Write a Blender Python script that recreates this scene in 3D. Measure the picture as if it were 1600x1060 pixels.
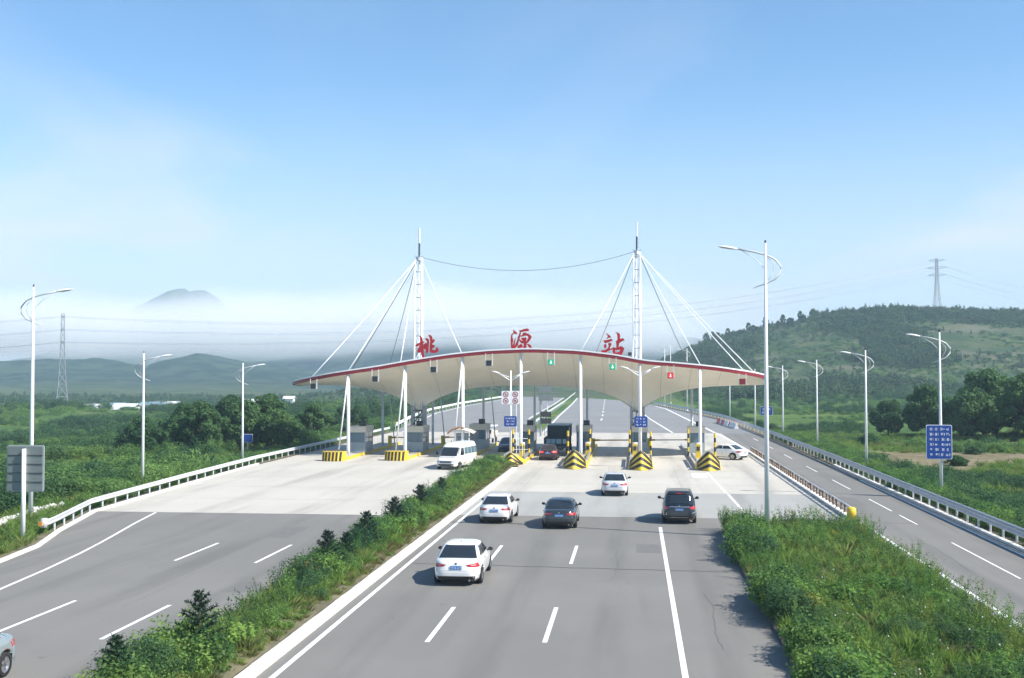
import bpy, bmesh, math, random
import numpy as np
from mathutils import Vector, Matrix

for o in list(bpy.data.objects):
    bpy.data.objects.remove(o)
S = bpy.context.scene
COL = S.collection
R = math.radians
random.seed(7)
rng = np.random.default_rng(7)

# ------------------------------------------------------------------ camera
cam_d = bpy.data.cameras.new('camera')
cam = bpy.data.objects.new('camera', cam_d)
COL.objects.link(cam)
cam_d.sensor_width = 36.0
cam_d.lens = 1780.0 / 1600.0 * 36.0
cam_d.clip_start, cam_d.clip_end = 0.5, 20000.0
cam.location = (0, 0, 8)
cam.rotation_euler = (R(90 + 1.834), 0, R(6.09))
S.camera = cam

# ------------------------------------------------------------------ sky and sun
SUN_EL, SUN_AZ = R(44), R(108)          # azimuth clockwise from +Y (the driving direction)
W = bpy.data.worlds.new('World')
S.world = W
W.use_nodes = True
wn, wl = W.node_tree.nodes, W.node_tree.links
wn.clear()
sky = wn.new('ShaderNodeTexSky')
sky.sky_type = 'NISHITA'
sky.sun_disc = False
sky.sun_elevation, sky.sun_rotation = SUN_EL, SUN_AZ
sky.altitude, sky.air_density, sky.dust_density, sky.ozone_density = 100, 0.85, 0.0, 6.0
tc = wn.new('ShaderNodeTexCoord')
sep = wn.new('ShaderNodeSeparateXYZ')
wl.new(tc.outputs['Generated'], sep.inputs[0])
def wmath(op, a, b=None, c=None, clamp=False):
    n = wn.new('ShaderNodeMath'); n.operation = op; n.use_clamp = clamp
    for i, v in enumerate((a, b, c)):
        if v is None: continue
        if isinstance(v, (int, float)): n.inputs[i].default_value = v
        else: wl.new(v, n.inputs[i])
    return n.outputs[0]
zc = wmath('ADD', wmath('MAXIMUM', sep.outputs[2], 0.0), 0.10)
px = wmath('DIVIDE', sep.outputs[0], zc)
py = wmath('DIVIDE', sep.outputs[1], zc)
comb = wn.new('ShaderNodeCombineXYZ')
wl.new(px, comb.inputs[0]); wl.new(py, comb.inputs[1])
nz = wn.new('ShaderNodeTexNoise')
nz.inputs['Scale'].default_value = 0.75
nz.inputs['Detail'].default_value = 7
nz.inputs['Roughness'].default_value = 0.52
nz.inputs['Distortion'].default_value = 0.6
mp = wn.new('ShaderNodeMapping'); mp.inputs['Location'].default_value = (9.1, 5.2, 0); mp.inputs['Scale'].default_value = (1.0, 0.55, 1)
wl.new(comb.outputs[0], mp.inputs[0]); wl.new(mp.outputs[0], nz.inputs['Vector'])
mr = wn.new('ShaderNodeMapRange'); mr.interpolation_type = 'SMOOTHSTEP'
mr.inputs[1].default_value, mr.inputs[2].default_value, mr.inputs[3].default_value, mr.inputs[4].default_value = 0.48, 0.74, 0.0, 0.55
wl.new(nz.outputs[0], mr.inputs[0])
mixc = wn.new('ShaderNodeMix'); mixc.data_type = 'RGBA'
lowc = wn.new('ShaderNodeMapRange'); lowc.interpolation_type = 'SMOOTHSTEP'
lowc.inputs[1].default_value, lowc.inputs[2].default_value, lowc.inputs[3].default_value, lowc.inputs[4].default_value = 0.05, 0.26, 1.7, 0.3
wl.new(sep.outputs[2], lowc.inputs[0])
hori = wn.new('ShaderNodeMapRange'); hori.interpolation_type = 'SMOOTHSTEP'      # haze round the whole horizon
hori.inputs[1].default_value, hori.inputs[2].default_value, hori.inputs[3].default_value, hori.inputs[4].default_value = 0.0, 0.27, 0.9, 0.0
wl.new(sep.outputs[2], hori.inputs[0])
wl.new(hori.outputs[0], mixc.inputs[0])
tint = wn.new('ShaderNodeMix'); tint.data_type = 'RGBA'; tint.blend_type = 'MULTIPLY'; tint.inputs[0].default_value = 1.0
tint.inputs[7].default_value = (0.95, 1.055, 0.985, 1)
wl.new(sky.outputs[0], tint.inputs[6])
wl.new(tint.outputs[2], mixc.inputs[6])
mixc.inputs[7].default_value = (3.8, 4.1, 4.5, 1)
cl = wn.new('ShaderNodeMix'); cl.data_type = 'RGBA'; cl.inputs[7].default_value = (4.5, 4.65, 4.85, 1)
wl.new(wmath('MULTIPLY', mr.outputs[0], lowc.outputs[0], clamp=True), cl.inputs[0]); wl.new(mixc.outputs[2], cl.inputs[6])
bg = wn.new('ShaderNodeBackground')
bg.inputs['Strength'].default_value = 0.122
wl.new(cl.outputs[2], bg.inputs[0])
wo = wn.new('ShaderNodeOutputWorld')
wl.new(bg.outputs[0], wo.inputs[0])

sd = bpy.data.lights.new('sun', 'SUN')
sd.energy, sd.angle, sd.color = 4.9, R(0.53), (1.0, 0.935, 0.83)
sun = bpy.data.objects.new('sun', sd)
COL.objects.link(sun)
sdir = Vector((math.sin(SUN_AZ) * math.cos(SUN_EL), math.cos(SUN_AZ) * math.cos(SUN_EL), math.sin(SUN_EL)))
sun.rotation_euler = sdir.to_track_quat('Z', 'Y').to_euler()
sun.location = (60, -20, 60)

S.view_settings.view_transform = 'Standard'
S.view_settings.look = 'None'
S.view_settings.exposure = 0.75
S.view_settings.gamma = 1
S.view_settings.use_curve_mapping = False
S.render.engine = 'CYCLES'
S.cycles.use_denoising = True
S.cycles.max_bounces = 5
S.cycles.use_adaptive_sampling = True
S.cycles.adaptive_threshold = 0.02
S.cycles.diffuse_bounces = 3
S.cycles.transparent_max_bounces = 8
S.cycles.volume_bounces = 4
S.cycles.volume_step_rate = 1.0
S.cycles.volume_max_steps = 128

# ------------------------------------------------------------------ materials
MATS = {}
def mat(name, col, rough=0.6, metal=0.0, var=0.0, vscale=1.0, stretch=(1, 1, 1), bump=0.0, bscale=20.0, coat=0.0, spec=0.5, col2=None, detail=6, world=False):
    if name in MATS: return MATS[name]
    m = bpy.data.materials.new(name)
    m.use_nodes = True
    nt = m.node_tree
    b = nt.nodes['Principled BSDF']
    b.inputs['Base Color'].default_value = (*col, 1)
    b.inputs['Roughness'].default_value = rough
    b.inputs['Metallic'].default_value = metal
    b.inputs['Specular IOR Level'].default_value = spec
    if coat: b.inputs['Coat Weight'].default_value = coat; b.inputs['Coat Roughness'].default_value = 0.05
    if var or bump or col2:
        if world:
            g = nt.nodes.new('ShaderNodeNewGeometry'); src = g.outputs['Position']
        else:
            t = nt.nodes.new('ShaderNodeTexCoord'); src = t.outputs['Object']
        mpn = nt.nodes.new('ShaderNodeMapping')
        mpn.inputs['Scale'].default_value = tuple(vscale * s for s in stretch)
        nt.links.new(src, mpn.inputs[0])
    if var or col2:
        n = nt.nodes.new('ShaderNodeTexNoise')
        n.inputs['Scale'].default_value = 1.0; n.inputs['Detail'].default_value = detail; n.inputs['Roughness'].default_value = 0.6
        nt.links.new(mpn.outputs[0], n.inputs['Vector'])
        r = nt.nodes.new('ShaderNodeValToRGB')
        c2 = col2 if col2 else tuple(min(1, c * (1 + var)) for c in col)
        c1 = col if col2 else tuple(c * (1 - var) for c in col)
        r.color_ramp.elements[0].position, r.color_ramp.elements[1].position = 0.3, 0.7
        r.color_ramp.elements[0].color, r.color_ramp.elements[1].color = (*c1, 1), (*c2, 1)
        nt.links.new(n.outputs[0], r.inputs[0]); nt.links.new(r.outputs[0], b.inputs['Base Color'])
    if bump:
        n2 = nt.nodes.new('ShaderNodeTexNoise'); n2.inputs['Scale'].default_value = bscale; n2.inputs['Detail'].default_value = 4
        nt.links.new(src, n2.inputs['Vector'])
        bp = nt.nodes.new('ShaderNodeBump'); bp.inputs['Strength'].default_value = bump; bp.inputs['Distance'].default_value = 0.02
        nt.links.new(n2.outputs[0], bp.inputs['Height']); nt.links.new(bp.outputs[0], b.inputs['Normal'])
    MATS[name] = m
    return m

def road_mat(name, base, dark, light, streak, lane=0.0, phase=0.0, amt=.5):
    """asphalt or concrete: fine grain, large worn patches and streaks along the driving direction"""
    m = bpy.data.materials.new(name); m.use_nodes = True
    nt = m.node_tree; N, L = nt.nodes, nt.links
    b = N['Principled BSDF']; b.inputs['Roughness'].default_value = 0.85; b.inputs['Specular IOR Level'].default_value = 0.35
    g = N.new('ShaderNodeNewGeometry')
    def noise(sc, det, st=(1, 1, 1), rough=0.55):
        mpn = N.new('ShaderNodeMapping'); mpn.inputs['Scale'].default_value = st
        L.new(g.outputs['Position'], mpn.inputs[0])
        n = N.new('ShaderNodeTexNoise'); n.inputs['Scale'].default_value = sc; n.inputs['Detail'].default_value = det; n.inputs['Roughness'].default_value = rough
        L.new(mpn.outputs[0], n.inputs['Vector']); return n.outputs[0]
    def mix(f, a, c):
        x = N.new('ShaderNodeMix'); x.data_type = 'RGBA'
        L.new(f, x.inputs[0])
        for i, v in ((6, a), (7, c)):
            if isinstance(v, tuple): x.inputs[i].default_value = (*v, 1)
            else: L.new(v, x.inputs[i])
        return x.outputs[2]
    def ramp(s, a, c, k=1.0):
        x = N.new('ShaderNodeMapRange'); x.interpolation_type = 'SMOOTHSTEP'
        x.inputs[1].default_value, x.inputs[2].default_value, x.inputs[4].default_value = a, c, k
        L.new(s, x.inputs[0]); return x.outputs[0]
    c = mix(ramp(noise(0.09, 5), .38, .68, .8), base, light)
    c = mix(ramp(noise(1.0, 6, streak), .52, .74, .55), c, dark)
    c = mix(ramp(noise(0.5, 5, (1.6, .2, 1)), .58, .75, .5), c, light)
    c = mix(ramp(noise(0.35, 8, (1, 1, 1), .75), .60, .70, .30), c, dark)
    if lane:                                     # wheel paths and drip lines along each lane
        sx = N.new('ShaderNodeSeparateXYZ'); L.new(g.outputs['Position'], sx.inputs[0])
        def M(op, a, b_=None):
            q = N.new('ShaderNodeMath'); q.operation = op
            for i_, v_ in enumerate((a, b_)):
                if v_ is None: continue
                if isinstance(v_, (int, float)): q.inputs[i_].default_value = v_
                else: L.new(v_, q.inputs[i_])
            return q.outputs[0]
        ph = M('MULTIPLY', M('SUBTRACT', sx.outputs[0], phase), 2 * math.pi / lane)
        wob = M('MULTIPLY', noise(.25, 3, (1, .15, 1)), 2.2)
        c1_ = M('MULTIPLY', ramp(M('COSINE', M('ADD', ph, M('SUBTRACT', wob, 1.1))), .35, 1.0), ramp(noise(.6, 5, (1, .12, 1)), .36, .66))
        c = mix(M('MULTIPLY', c1_, amt), c, tuple(v_ * .72 for v_ in dark))
        c2_ = M('MULTIPLY', ramp(M('COSINE', M('MULTIPLY', ph, 2.0)), -.3, -1.0), ramp(noise(.4, 4, (1, .1, 1)), .4, .7))
        c = mix(M('MULTIPLY', c2_, amt * .6), c, light)
        spot = ramp(noise(1.7, 3), .69, .74, .5)
        c = mix(spot, c, tuple(v_ * .75 for v_ in dark))
    fine = ramp(noise(55, 2), .35, .65, .22)
    c = mix(fine, c, dark)
    L.new(c, b.inputs['Base Color'])
    bp = N.new('ShaderNodeBump'); bp.inputs['Strength'].default_value = 0.25; bp.inputs['Distance'].default_value = 0.01
    L.new(noise(40, 3), bp.inputs['Height']); L.new(bp.outputs[0], b.inputs['Normal'])
    MATS[name] = m
    return m

def emit(name, col, base, strength):
    m = bpy.data.materials.new(name); m.use_nodes = True
    b = m.node_tree.nodes['Principled BSDF']
    b.inputs['Base Color'].default_value = (*base, 1); b.inputs['Emission Color'].default_value = (*col, 1); b.inputs['Emission Strength'].default_value = strength
    MATS[name] = m
    return m

def leaf_mat(name, c1, c2, c3, rough=0.55, trans=0.48):
    """foliage: colour varies from plant to plant and in patches over the land"""
    m = bpy.data.materials.new(name); m.use_nodes = True
    nt = m.node_tree; N, L = nt.nodes, nt.links
    b = N['Principled BSDF']; b.inputs['Roughness'].default_value = .6; b.inputs['Specular IOR Level'].default_value = 0.142
    oi = N.new('ShaderNodeObjectInfo')
    g = N.new('ShaderNodeNewGeometry')
    n = N.new('ShaderNodeTexNoise'); n.inputs['Scale'].default_value = 0.09; n.inputs['Detail'].default_value = 4
    L.new(g.outputs['Position'], n.inputs['Vector'])
    n2 = N.new('ShaderNodeTexNoise'); n2.inputs['Scale'].default_value = 2.3; n2.inputs['Detail'].default_value = 3
    L.new(g.outputs['Position'], n2.inputs['Vector'])
    def mx(f, a, c):
        x = N.new('ShaderNodeMix'); x.data_type = 'RGBA'; L.new(f, x.inputs[0])
        for i, v in ((6, a), (7, c)):
            if isinstance(v, tuple): x.inputs[i].default_value = (*v, 1)
            else: L.new(v, x.inputs[i])
        return x.outputs[2]
    def rp(s, a, c):
        x = N.new('ShaderNodeMapRange'); x.inputs[1].default_value, x.inputs[2].default_value = a, c
        L.new(s, x.inputs[0]); return x.outputs[0]
    c = mx(rp(n.outputs[0], .36, .66), c1, c2)
    pw = N.new('ShaderNodeMath'); pw.operation = 'POWER'; pw.inputs[1].default_value = 2.2; L.new(oi.outputs['Random'], pw.inputs[0])
    c = mx(pw.outputs[0], c, c3)
    hs = N.new('ShaderNodeHueSaturation'); L.new(c, hs.inputs['Color'])
    L.new(rp(n2.outputs[0], .3, .7), hs.inputs['Value'])
    v = N.new('ShaderNodeMapRange'); v.inputs[1].default_value, v.inputs[2].default_value, v.inputs[3].default_value, v.inputs[4].default_value = .3, .7, .75, 1.3
    L.new(n2.outputs[0], v.inputs[0]); L.new(v.outputs[0], hs.inputs['Value'])
    L.new(hs.outputs[0], b.inputs['Base Color'])
    tr = N.new('ShaderNodeBsdfTranslucent'); L.new(hs.outputs[0], tr.inputs['Color'])
    mxs = N.new('ShaderNodeMixShader'); mxs.inputs[0].default_value = trans
    L.new(b.outputs[0], mxs.inputs[1]); L.new(tr.outputs[0], mxs.inputs[2])
    L.new(mxs.outputs[0], N['Material Output'].inputs['Surface'])
    MATS[name] = m
    return m

white = mat('white_paint', (.80, .81, .82), .35, var=.05, vscale=1.5)
galv = mat('galvanised_steel', (.50, .53, .56), .38, .55, var=.12, vscale=2)
railwhite = mat('rail_pale', (.58, .595, .61), .4, .1, var=.08, vscale=1.5)
grey_steel = mat('grey_steel', (.30, .32, .34), .5, .3, var=.12, vscale=2)
dark_steel = mat('dark_steel', (.035, .037, .04), .5)
black = mat('black_plastic', (.012, .012, .013), .45)
rubber = mat('rubber', (.015, .015, .015), .85)
rim_m = mat('rim_alloy', (.45, .46, .48), .3, .8)
glass = mat('dark_glass', (.018, .024, .03), .06, spec=.8)
glass_b = mat('blue_glass', (.10, .17, .21), .08, spec=.8)
red_lens = mat('red_lens', (.42, .012, .018), .18, coat=.6)
yellow = mat('yellow_paint', (.72, .50, .035), .45, var=.14, vscale=2.2, bump=.1)
blackp = mat('black_paint', (.018, .018, .016), .55, var=.3, vscale=2)
orange = mat('orange_paint', (.62, .28, .06), .5, var=.1, vscale=2)
redfas = mat('crimson_fascia', (.23, .014, .024), .38, var=.12, vscale=.6)
redsign = mat('red_letters', (.36, .004, .012), .35, var=.08, vscale=1.2)
membrane = mat('cream_soffit', (.90, .85, .73), .6, var=.06, vscale=.35)
cream = mat('cream_panel', (.66, .60, .48), .6, var=.08, vscale=1)
booth_m = mat('booth_grey', (.30, .35, .37), .5, var=.1, vscale=1)
blue_sign = mat('sign_blue', (.008, .055, .29), .4, var=.06, vscale=1)
sign_white = mat('sign_white', (.80, .82, .84), .5)
sign_grey = mat('sign_back', (.20, .235, .235), .5, .2, var=.08, vscale=2)
plate_blue = mat('plate_blue', (.03, .17, .46), .4)
paint_line = mat('road_paint', (.80, .80, .79), .6, col2=(.56, .555, .54), vscale=1.6, world=True, detail=8)
paint_line.node_tree.nodes['Color Ramp'].color_ramp.elements[0].position = .52
paint_line.node_tree.nodes['Color Ramp'].color_ramp.elements[1].position = .74
kerb_m = mat('kerb_concrete', (.66, .64, .60), .85, var=.13, vscale=1.2, bump=.2, world=True)
islet_m = mat('island_concrete', (.42, .41, .38), .85, var=.12, vscale=.8, world=True)
rust = mat('rusty_steel', (.20, .095, .04), .8, var=.4, vscale=6)
bark = mat('bark', (.07, .05, .036), .9, var=.3, vscale=4, bump=.4)
asphalt = road_mat('asphalt', (.184, .180, .168), (.138, .136, .128), (.218, .212, .198), (.55, .035, 1), 3.55, -7.9, .42)
concrete = road_mat('concrete', (.47, .445, .395), (.36, .345, .31), (.53, .505, .455), (.7, .05, 1), 5.7, -8.0, .5)
concrete_old = road_mat('concrete_old', (.325, .325, .31), (.275, .275, .268), (.37, .37, .35), (.7, .05, 1), 3.7, -7.9, .5)
asphalt_far = road_mat('asphalt_far', (.21, .213, .215), (.17, .172, .175), (.245, .245, .24), (.6, .03, 1))

# ------------------------------------------------------------------ helpers
class MB:
    """collects shapes in world coordinates; build() links them as one mesh object"""
    def __init__(s): s.v, s.f = [], []
    def add(s, v, f):
        k = len(s.v); s.v += [tuple(p) for p in v]; s.f += [tuple(i + k for i in q) for q in f]; return s
    def box(s, c, d, rz=0, taper=1.0):
        x, y, z = d[0] / 2, d[1] / 2, d[2] / 2
        ca, sa = math.cos(rz), math.sin(rz)
        v = []
        for dz in (-z, z):
            t = taper if dz > 0 else 1
            for dx, dy in ((-x, -y), (x, -y), (x, y), (-x, y)):
                dx *= t; dy *= t
                v.append((c[0] + dx * ca - dy * sa, c[1] + dx * sa + dy * ca, c[2] + dz))
        return s.add(v, [(3, 2, 1, 0), (4, 5, 6, 7), (0, 1, 5, 4), (1, 2, 6, 5), (2, 3, 7, 6), (3, 0, 4, 7)])
    def tube(s, pts, r, n=8, r1=None):
        pts = [Vector(p) for p in pts]; m = len(pts)
        rs = r if isinstance(r, (list, tuple)) else [r + ((r1 if r1 is not None else r) - r) * i / (m - 1) for i in range(m)]
        v, f = [], []
        for i, p in enumerate(pts):
            d = (pts[min(i + 1, m - 1)] - pts[max(i - 1, 0)]).normalized()
            a = d.cross(Vector((0, 0, 1)) if abs(d.z) < .95 else Vector((1, 0, 0))).normalized(); b = d.cross(a)
            for k in range(n):
                t = 2 * math.pi * k / n
                v.append(p + (a * math.cos(t) + b * math.sin(t)) * rs[i])
        for i in range(m - 1):
            for k in range(n):
                f.append((i * n + k, i * n + (k + 1) % n, (i + 1) * n + (k + 1) % n, (i + 1) * n + k))
        f.append(tuple(range(n))[::-1]); f.append(tuple((m - 1) * n + k for k in range(n)))
        return s.add(v, f)
    def grid(s, P):
        """P: rows of points"""
        n = len(P[0]); v = [p for row in P for p in row]; f = []
        for i in range(len(P) - 1):
            for j in range(n - 1):
                f.append((i * n + j, i * n + j + 1, (i + 1) * n + j + 1, (i + 1) * n + j))
        return s.add(v, f)
    def poly(s, pts, d):
        """extruded polygon: pts 3d, d extrusion vector"""
        n = len(pts); v = [tuple(p) for p in pts] + [tuple(Vector(p) + Vector(d)) for p in pts]
        f = [tuple(range(n)), tuple(range(2 * n - 1, n - 1, -1))] + [(i, n + i, n + (i + 1) % n, (i + 1) % n) for i in range(n)]
        return s.add(v, f)
    def mesh(s, name, mats, off=(0, 0, 0), smooth=False):
        me = bpy.data.meshes.new(name)
        me.from_pydata([(p[0] - off[0], p[1] - off[1], p[2] - off[2]) for p in s.v], [], s.f)
        for m in (mats if isinstance(mats, (list, tuple)) else [mats]): me.materials.append(m)
        if smooth: me.shade_smooth()
        me.update(); return me
    def build(s, name, m, parent=None, smooth=False, local=False):
        off = (0, 0, 0) if (parent is None or local) else wloc(parent)
        bm = bmesh.new(); me = s.mesh(name, m, off, False)
        bm.from_mesh(me); bmesh.ops.recalc_face_normals(bm, faces=bm.faces); bm.to_mesh(me); bm.free()
        if smooth: me.shade_smooth()
        return link(name, me, parent)
def wloc(o):
    v = Vector((0, 0, 0))
    while o: v += o.location; o = o.parent
    return v
def link(name, me, parent=None):
    o = bpy.data.objects.new(name, me); COL.objects.link(o)
    if parent: o.parent = parent
    return o
def inst(name, me, loc, parent=None, rot=(0, 0, 0), scl=(1, 1, 1)):
    o = link(name, me, parent); o.location = Vector(loc) - (wloc(parent) if parent else Vector((0, 0, 0)))
    o.rotation_euler = rot; o.scale = scl; return o
def tag(o, label, cat, group=None):
    o['label'] = label; o['category'] = cat
    if group: o['group'] = group
    return o
def thing(name, label, cat, loc=(0, 0, 0), group=None, rz=0):
    o = bpy.data.objects.new(name, None); COL.objects.link(o); o.empty_display_size = .3
    o.location = loc; o.rotation_euler = (0, 0, rz)
    return tag(o, label, cat, group)
def struct(o): o['kind'] = 'structure'; return o
def stuff(o, label=None, cat=None):
    o['kind'] = 'stuff'
    if label: o['label'] = label; o['category'] = cat
    return o
def copy_tree(o, parent=None):
    c = o.copy(); COL.objects.link(c)
    if parent: c.parent = parent
    for ch in list(o.children): copy_tree(ch, c)
    return c
def ss(a, b, x):
    t = np.clip((np.asarray(x, float) - a) / (b - a), 0, 1); return t * t * (3 - 2 * t)

def vnoise(x, y, seed=0):
    """smooth value noise, numpy"""
    x = np.asarray(x, float); y = np.asarray(y, float)
    xi, yi = np.floor(x), np.floor(y); u, v = x - xi, y - yi
    u = u * u * (3 - 2 * u); v = v * v * (3 - 2 * v)
    def h(a, b):
        q = np.sin(a * 127.1 + b * 311.7 + seed * 74.7) * 43758.5453
        return q - np.floor(q)
    return (h(xi, yi) * (1 - u) + h(xi + 1, yi) * u) * (1 - v) + (h(xi, yi + 1) * (1 - u) + h(xi + 1, yi + 1) * u) * v
def fbm(x, y, o=4, seed=0):
    s, a, t = 0, .5, 0
    for k in range(o):
        s = s + a * vnoise(x * 2 ** k, y * 2 ** k, seed + k); t += a; a *= .5
    return s / t
# ------------------------------------------------------------------ lie of the land
YL = [-60, 20, 46.3, 50.8, 56.1, 64.2, 81, 100, 160, 200, 240, 300, 476, 800, 1000]
XL = [-26.5, -26.6, -26.9, -27.6, -29.3, -31.4, -32.6, -33.6, -33.9, -39, -43, -45, -44, -52, -58]
YR = [-60, 104, 150, 207, 260, 319, 420, 511, 800, 1000]
XR = [17.7, 17.7, 17.3, 16.0, 11.2, 5.4, -1.5, -6.0, -15, -20]
def xl(y): return np.interp(y, YL, XL)
def xr(y): return np.interp(y, YR, XR)
RIDGE_X = [-60, -20, 10, 42, 81, 119, 156, 193, 229, 300, 420, 600]
RIDGE_Z = [0, 2, 12, 25.5, 35.5, 43, 47, 45, 44, 52, 40, 0]
def land(x, y):
    x = np.asarray(x, float); y = np.asarray(y, float)
    yc = np.clip(y, -60, 1000)
    d = np.maximum(np.maximum(xl(yc) - x, x - xr(yc)), 0)
    z = -0.10 - 0.75 * ss(1.5, 14, d)
    left = ss(0, 1, (xl(yc) - x) / 10)
    z = z - left * 5.6 * ss(14, 120, d) - (1 - left) * 2.2 * ss(60, 250, d)
    z = z + (fbm(x / 38, y / 38, 4, 3) - .5) * 2.6 * ss(6, 45, d)
    # knoll on the far left
    z = z + 5.0 * np.exp(-((x + 172) / 46) ** 2 - ((y - 300) / 60) ** 2)
    z = z + 7.5 * np.exp(-((x + 95) / 60) ** 2 - ((y - 560) / 45) ** 2)
    # wooded hill on the right
    rz = np.interp(x * 700 / np.maximum(y, 300), RIDGE_X, RIDGE_Z) + 2.2
    prof = np.where(y < 715, np.exp(-((y - 715) / 165) ** 2), np.exp(-((y - 715) / 260) ** 2))
    z = z + rz * prof * (1 + .10 * (fbm(x / 30, y / 30, 3, 9) - .5)) + 5 * (fbm(x / 55, y / 55, 3, 21) - .5) * prof * (rz > 4)
    # near range, left
    pxx = 990 + 1780 * x / np.maximum(y, 500)
    a = np.interp(pxx, [-700, -300, 0, 60, 110, 160, 205, 250, 290, 330, 385, 430, 480, 540, 620], [590, 572, 575, 572, 568, 573, 582, 573, 567, 574, 584, 588, 596, 606, 620])
    hz = 8 + (587 - a + 13) / 1780 * 1250 + 5.5 + 15 * (fbm(x / 60, y / 90, 6, 5) - .5)
    z = z + np.maximum(hz, 0) * np.where(y < 1250, np.exp(-((y - 1250) / 250) ** 2), np.exp(-((y - 1250) / 150) ** 2))
    # high range behind, its heads in the fog
    b = np.interp(pxx, [-700, -200, 150, 330, 420, 500, 600, 700, 800, 900, 980, 1040, 1090, 1140, 1250, 1400, 1700, 2300], [560, 565, 580, 580, 562, 545, 515, 500, 498, 505, 515, 525, 531, 548, 560, 565, 560, 560])
    hb = 8 + (587 - b) / 1780 * 1720 + 5 + 22 * (fbm(x / 110, y / 90, 5, 15) - .5)
    z = z + np.maximum(hb, 0) * np.where(y < 1720, np.exp(-((y - 1720) / 190) ** 2), np.exp(-((y - 1720) / 150) ** 2))
    return z

ys = np.concatenate([np.arange(-60, 200, 4.0), np.geomspace(200, 2780, 230)])
us = np.linspace(-.82, .78, 420)
YY, UU = np.meshgrid(ys, us, indexing='ij')
XX = UU * (np.abs(YY) + 160) * 1.0
ZZ = land(XX, YY)
nv, nu = YY.shape
me = bpy.data.meshes.new('ground')
idx = np.arange(nv * nu).reshape(nv, nu)
quads = np.stack([idx[:-1, :-1], idx[:-1, 1:], idx[1:, 1:], idx[1:, :-1]], -1).reshape(-1, 4)
me.vertices.add(nv * nu); me.vertices.foreach_set('co', np.stack([XX, YY, ZZ], -1).astype(np.float32).ravel())
me.loops.add(quads.size); me.loops.foreach_set('vertex_index', quads.ravel().astype(np.int32))
me.polygons.add(len(quads)); me.polygons.foreach_set('loop_start', np.arange(0, quads.size, 4, dtype=np.int32))
me.update(); me.validate(); me.shade_smooth()
# bare earth where fields and banks are stripped; quarry benches on the hill
def blob(x, y, cx, cy, rx, ry): return np.exp(-((x - cx) / rx) ** 2 - ((y - cy) / ry) ** 2)
def soil(x, y):
    s = .95 * blob(x, y, 36, 127, 17, 8) + blob(x, y, 27, 118, 8, 14) + .9 * blob(x, y, 33, 98, 6, 4) + blob(x, y, 29, 84, 5, 4) + .7 * blob(x, y, 44, 150, 18, 5) + .6 * blob(x, y, 23, 190, 3, 25) + .9 * blob(x, y, -14.5, 250, 3, 60) * 0
    return np.clip(s * (0.55 + fbm(x / 5, y / 5, 4, 33)) - .2, 0, 1)
at = me.attributes.new('soil', 'FLOAT', 'POINT'); at.data.foreach_set('value', soil(XX, YY).astype(np.float32).ravel())

gm = bpy.data.materials.new('grassland'); gm.use_nodes = True
N, L = gm.node_tree.nodes, gm.node_tree.links
gb = N['Principled BSDF']; gb.inputs['Roughness'].default_value = 1; gb.inputs['Specular IOR Level'].default_value = .1
gp = N.new('ShaderNodeNewGeometry')
def gnoise(sc, det, st=(1, 1, 1)):
    mpn = N.new('ShaderNodeMapping'); mpn.inputs['Scale'].default_value = st; L.new(gp.outputs['Position'], mpn.inputs[0])
    n = N.new('ShaderNodeTexNoise'); n.inputs['Scale'].default_value = sc; n.inputs['Detail'].default_value = det; n.inputs['Roughness'].default_value = .62
    L.new(mpn.outputs[0], n.inputs['Vector']); return n.outputs[0]
def gmix(f, a, c):
    x = N.new('ShaderNodeMix'); x.data_type = 'RGBA'; L.new(f, x.inputs[0])
    for i, v in ((6, a), (7, c)):
        if isinstance(v, tuple): x.inputs[i].default_value = (*v, 1)
        else: L.new(v, x.inputs[i])
    return x.outputs[2]
def gramp(s, a, c, k=1.0):
    x = N.new('ShaderNodeMapRange'); x.interpolation_type = 'SMOOTHSTEP'; x.inputs[1].default_value, x.inputs[2].default_value, x.inputs[4].default_value = a, c, k
    L.new(s, x.inputs[0]); return x.outputs[0]
c = gmix(gramp(gnoise(.02, 6), .4, .62), (.060, .125, .032), (.120, .180, .046))
c = gmix(gramp(gnoise(.11, 6), .52, .66, .8), c, (.030, .062, .026))
c = gmix(gramp(gnoise(.6, 6), .5, .75, .5), c, (.10, .145, .04))
c = gmix(gramp(gnoise(.045, 7, (1, .5, 1)), .60, .72, .55), c, (.17, .155, .075))
spy = N.new('ShaderNodeSeparateXYZ'); L.new(gp.outputs['Position'], spy.inputs[0])
hillc = gmix(gramp(gnoise(.05, 7), .42, .6), (.040, .072, .032), (.085, .105, .050))
hillc = gmix(gramp(gnoise(.03, 8, (.5, .5, 4)), .56, .66, .6), hillc, (.15, .14, .105))
c = gmix(gramp(spy.outputs[1], 330, 480), c, hillc)
c = gmix(gramp(spy.outputs[1], 800, 1000), c, gmix(gramp(gnoise(.035, 9), .45, .58), (.012, .034, .026), (.046, .074, .046)))
sa = N.new('ShaderNodeAttribute'); sa.attribute_name = 'soil'
c = gmix(gramp(sa.outputs['Fac'], .12, .5), c, gmix(gramp(gnoise(.5, 6), .4, .7), (.17, .145, .085), (.255, .22, .15)))
L.new(c, gb.inputs['Base Color'])
bp = N.new('ShaderNodeBump'); bp.inputs['Strength'].default_value = .9; bp.inputs['Distance'].default_value = .8
L.new(gnoise(.5, 6), bp.inputs['Height']); L.new(bp.outputs[0], gb.inputs['Normal'])
me.materials.append(gm)
struct(link('ground', me))

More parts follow.
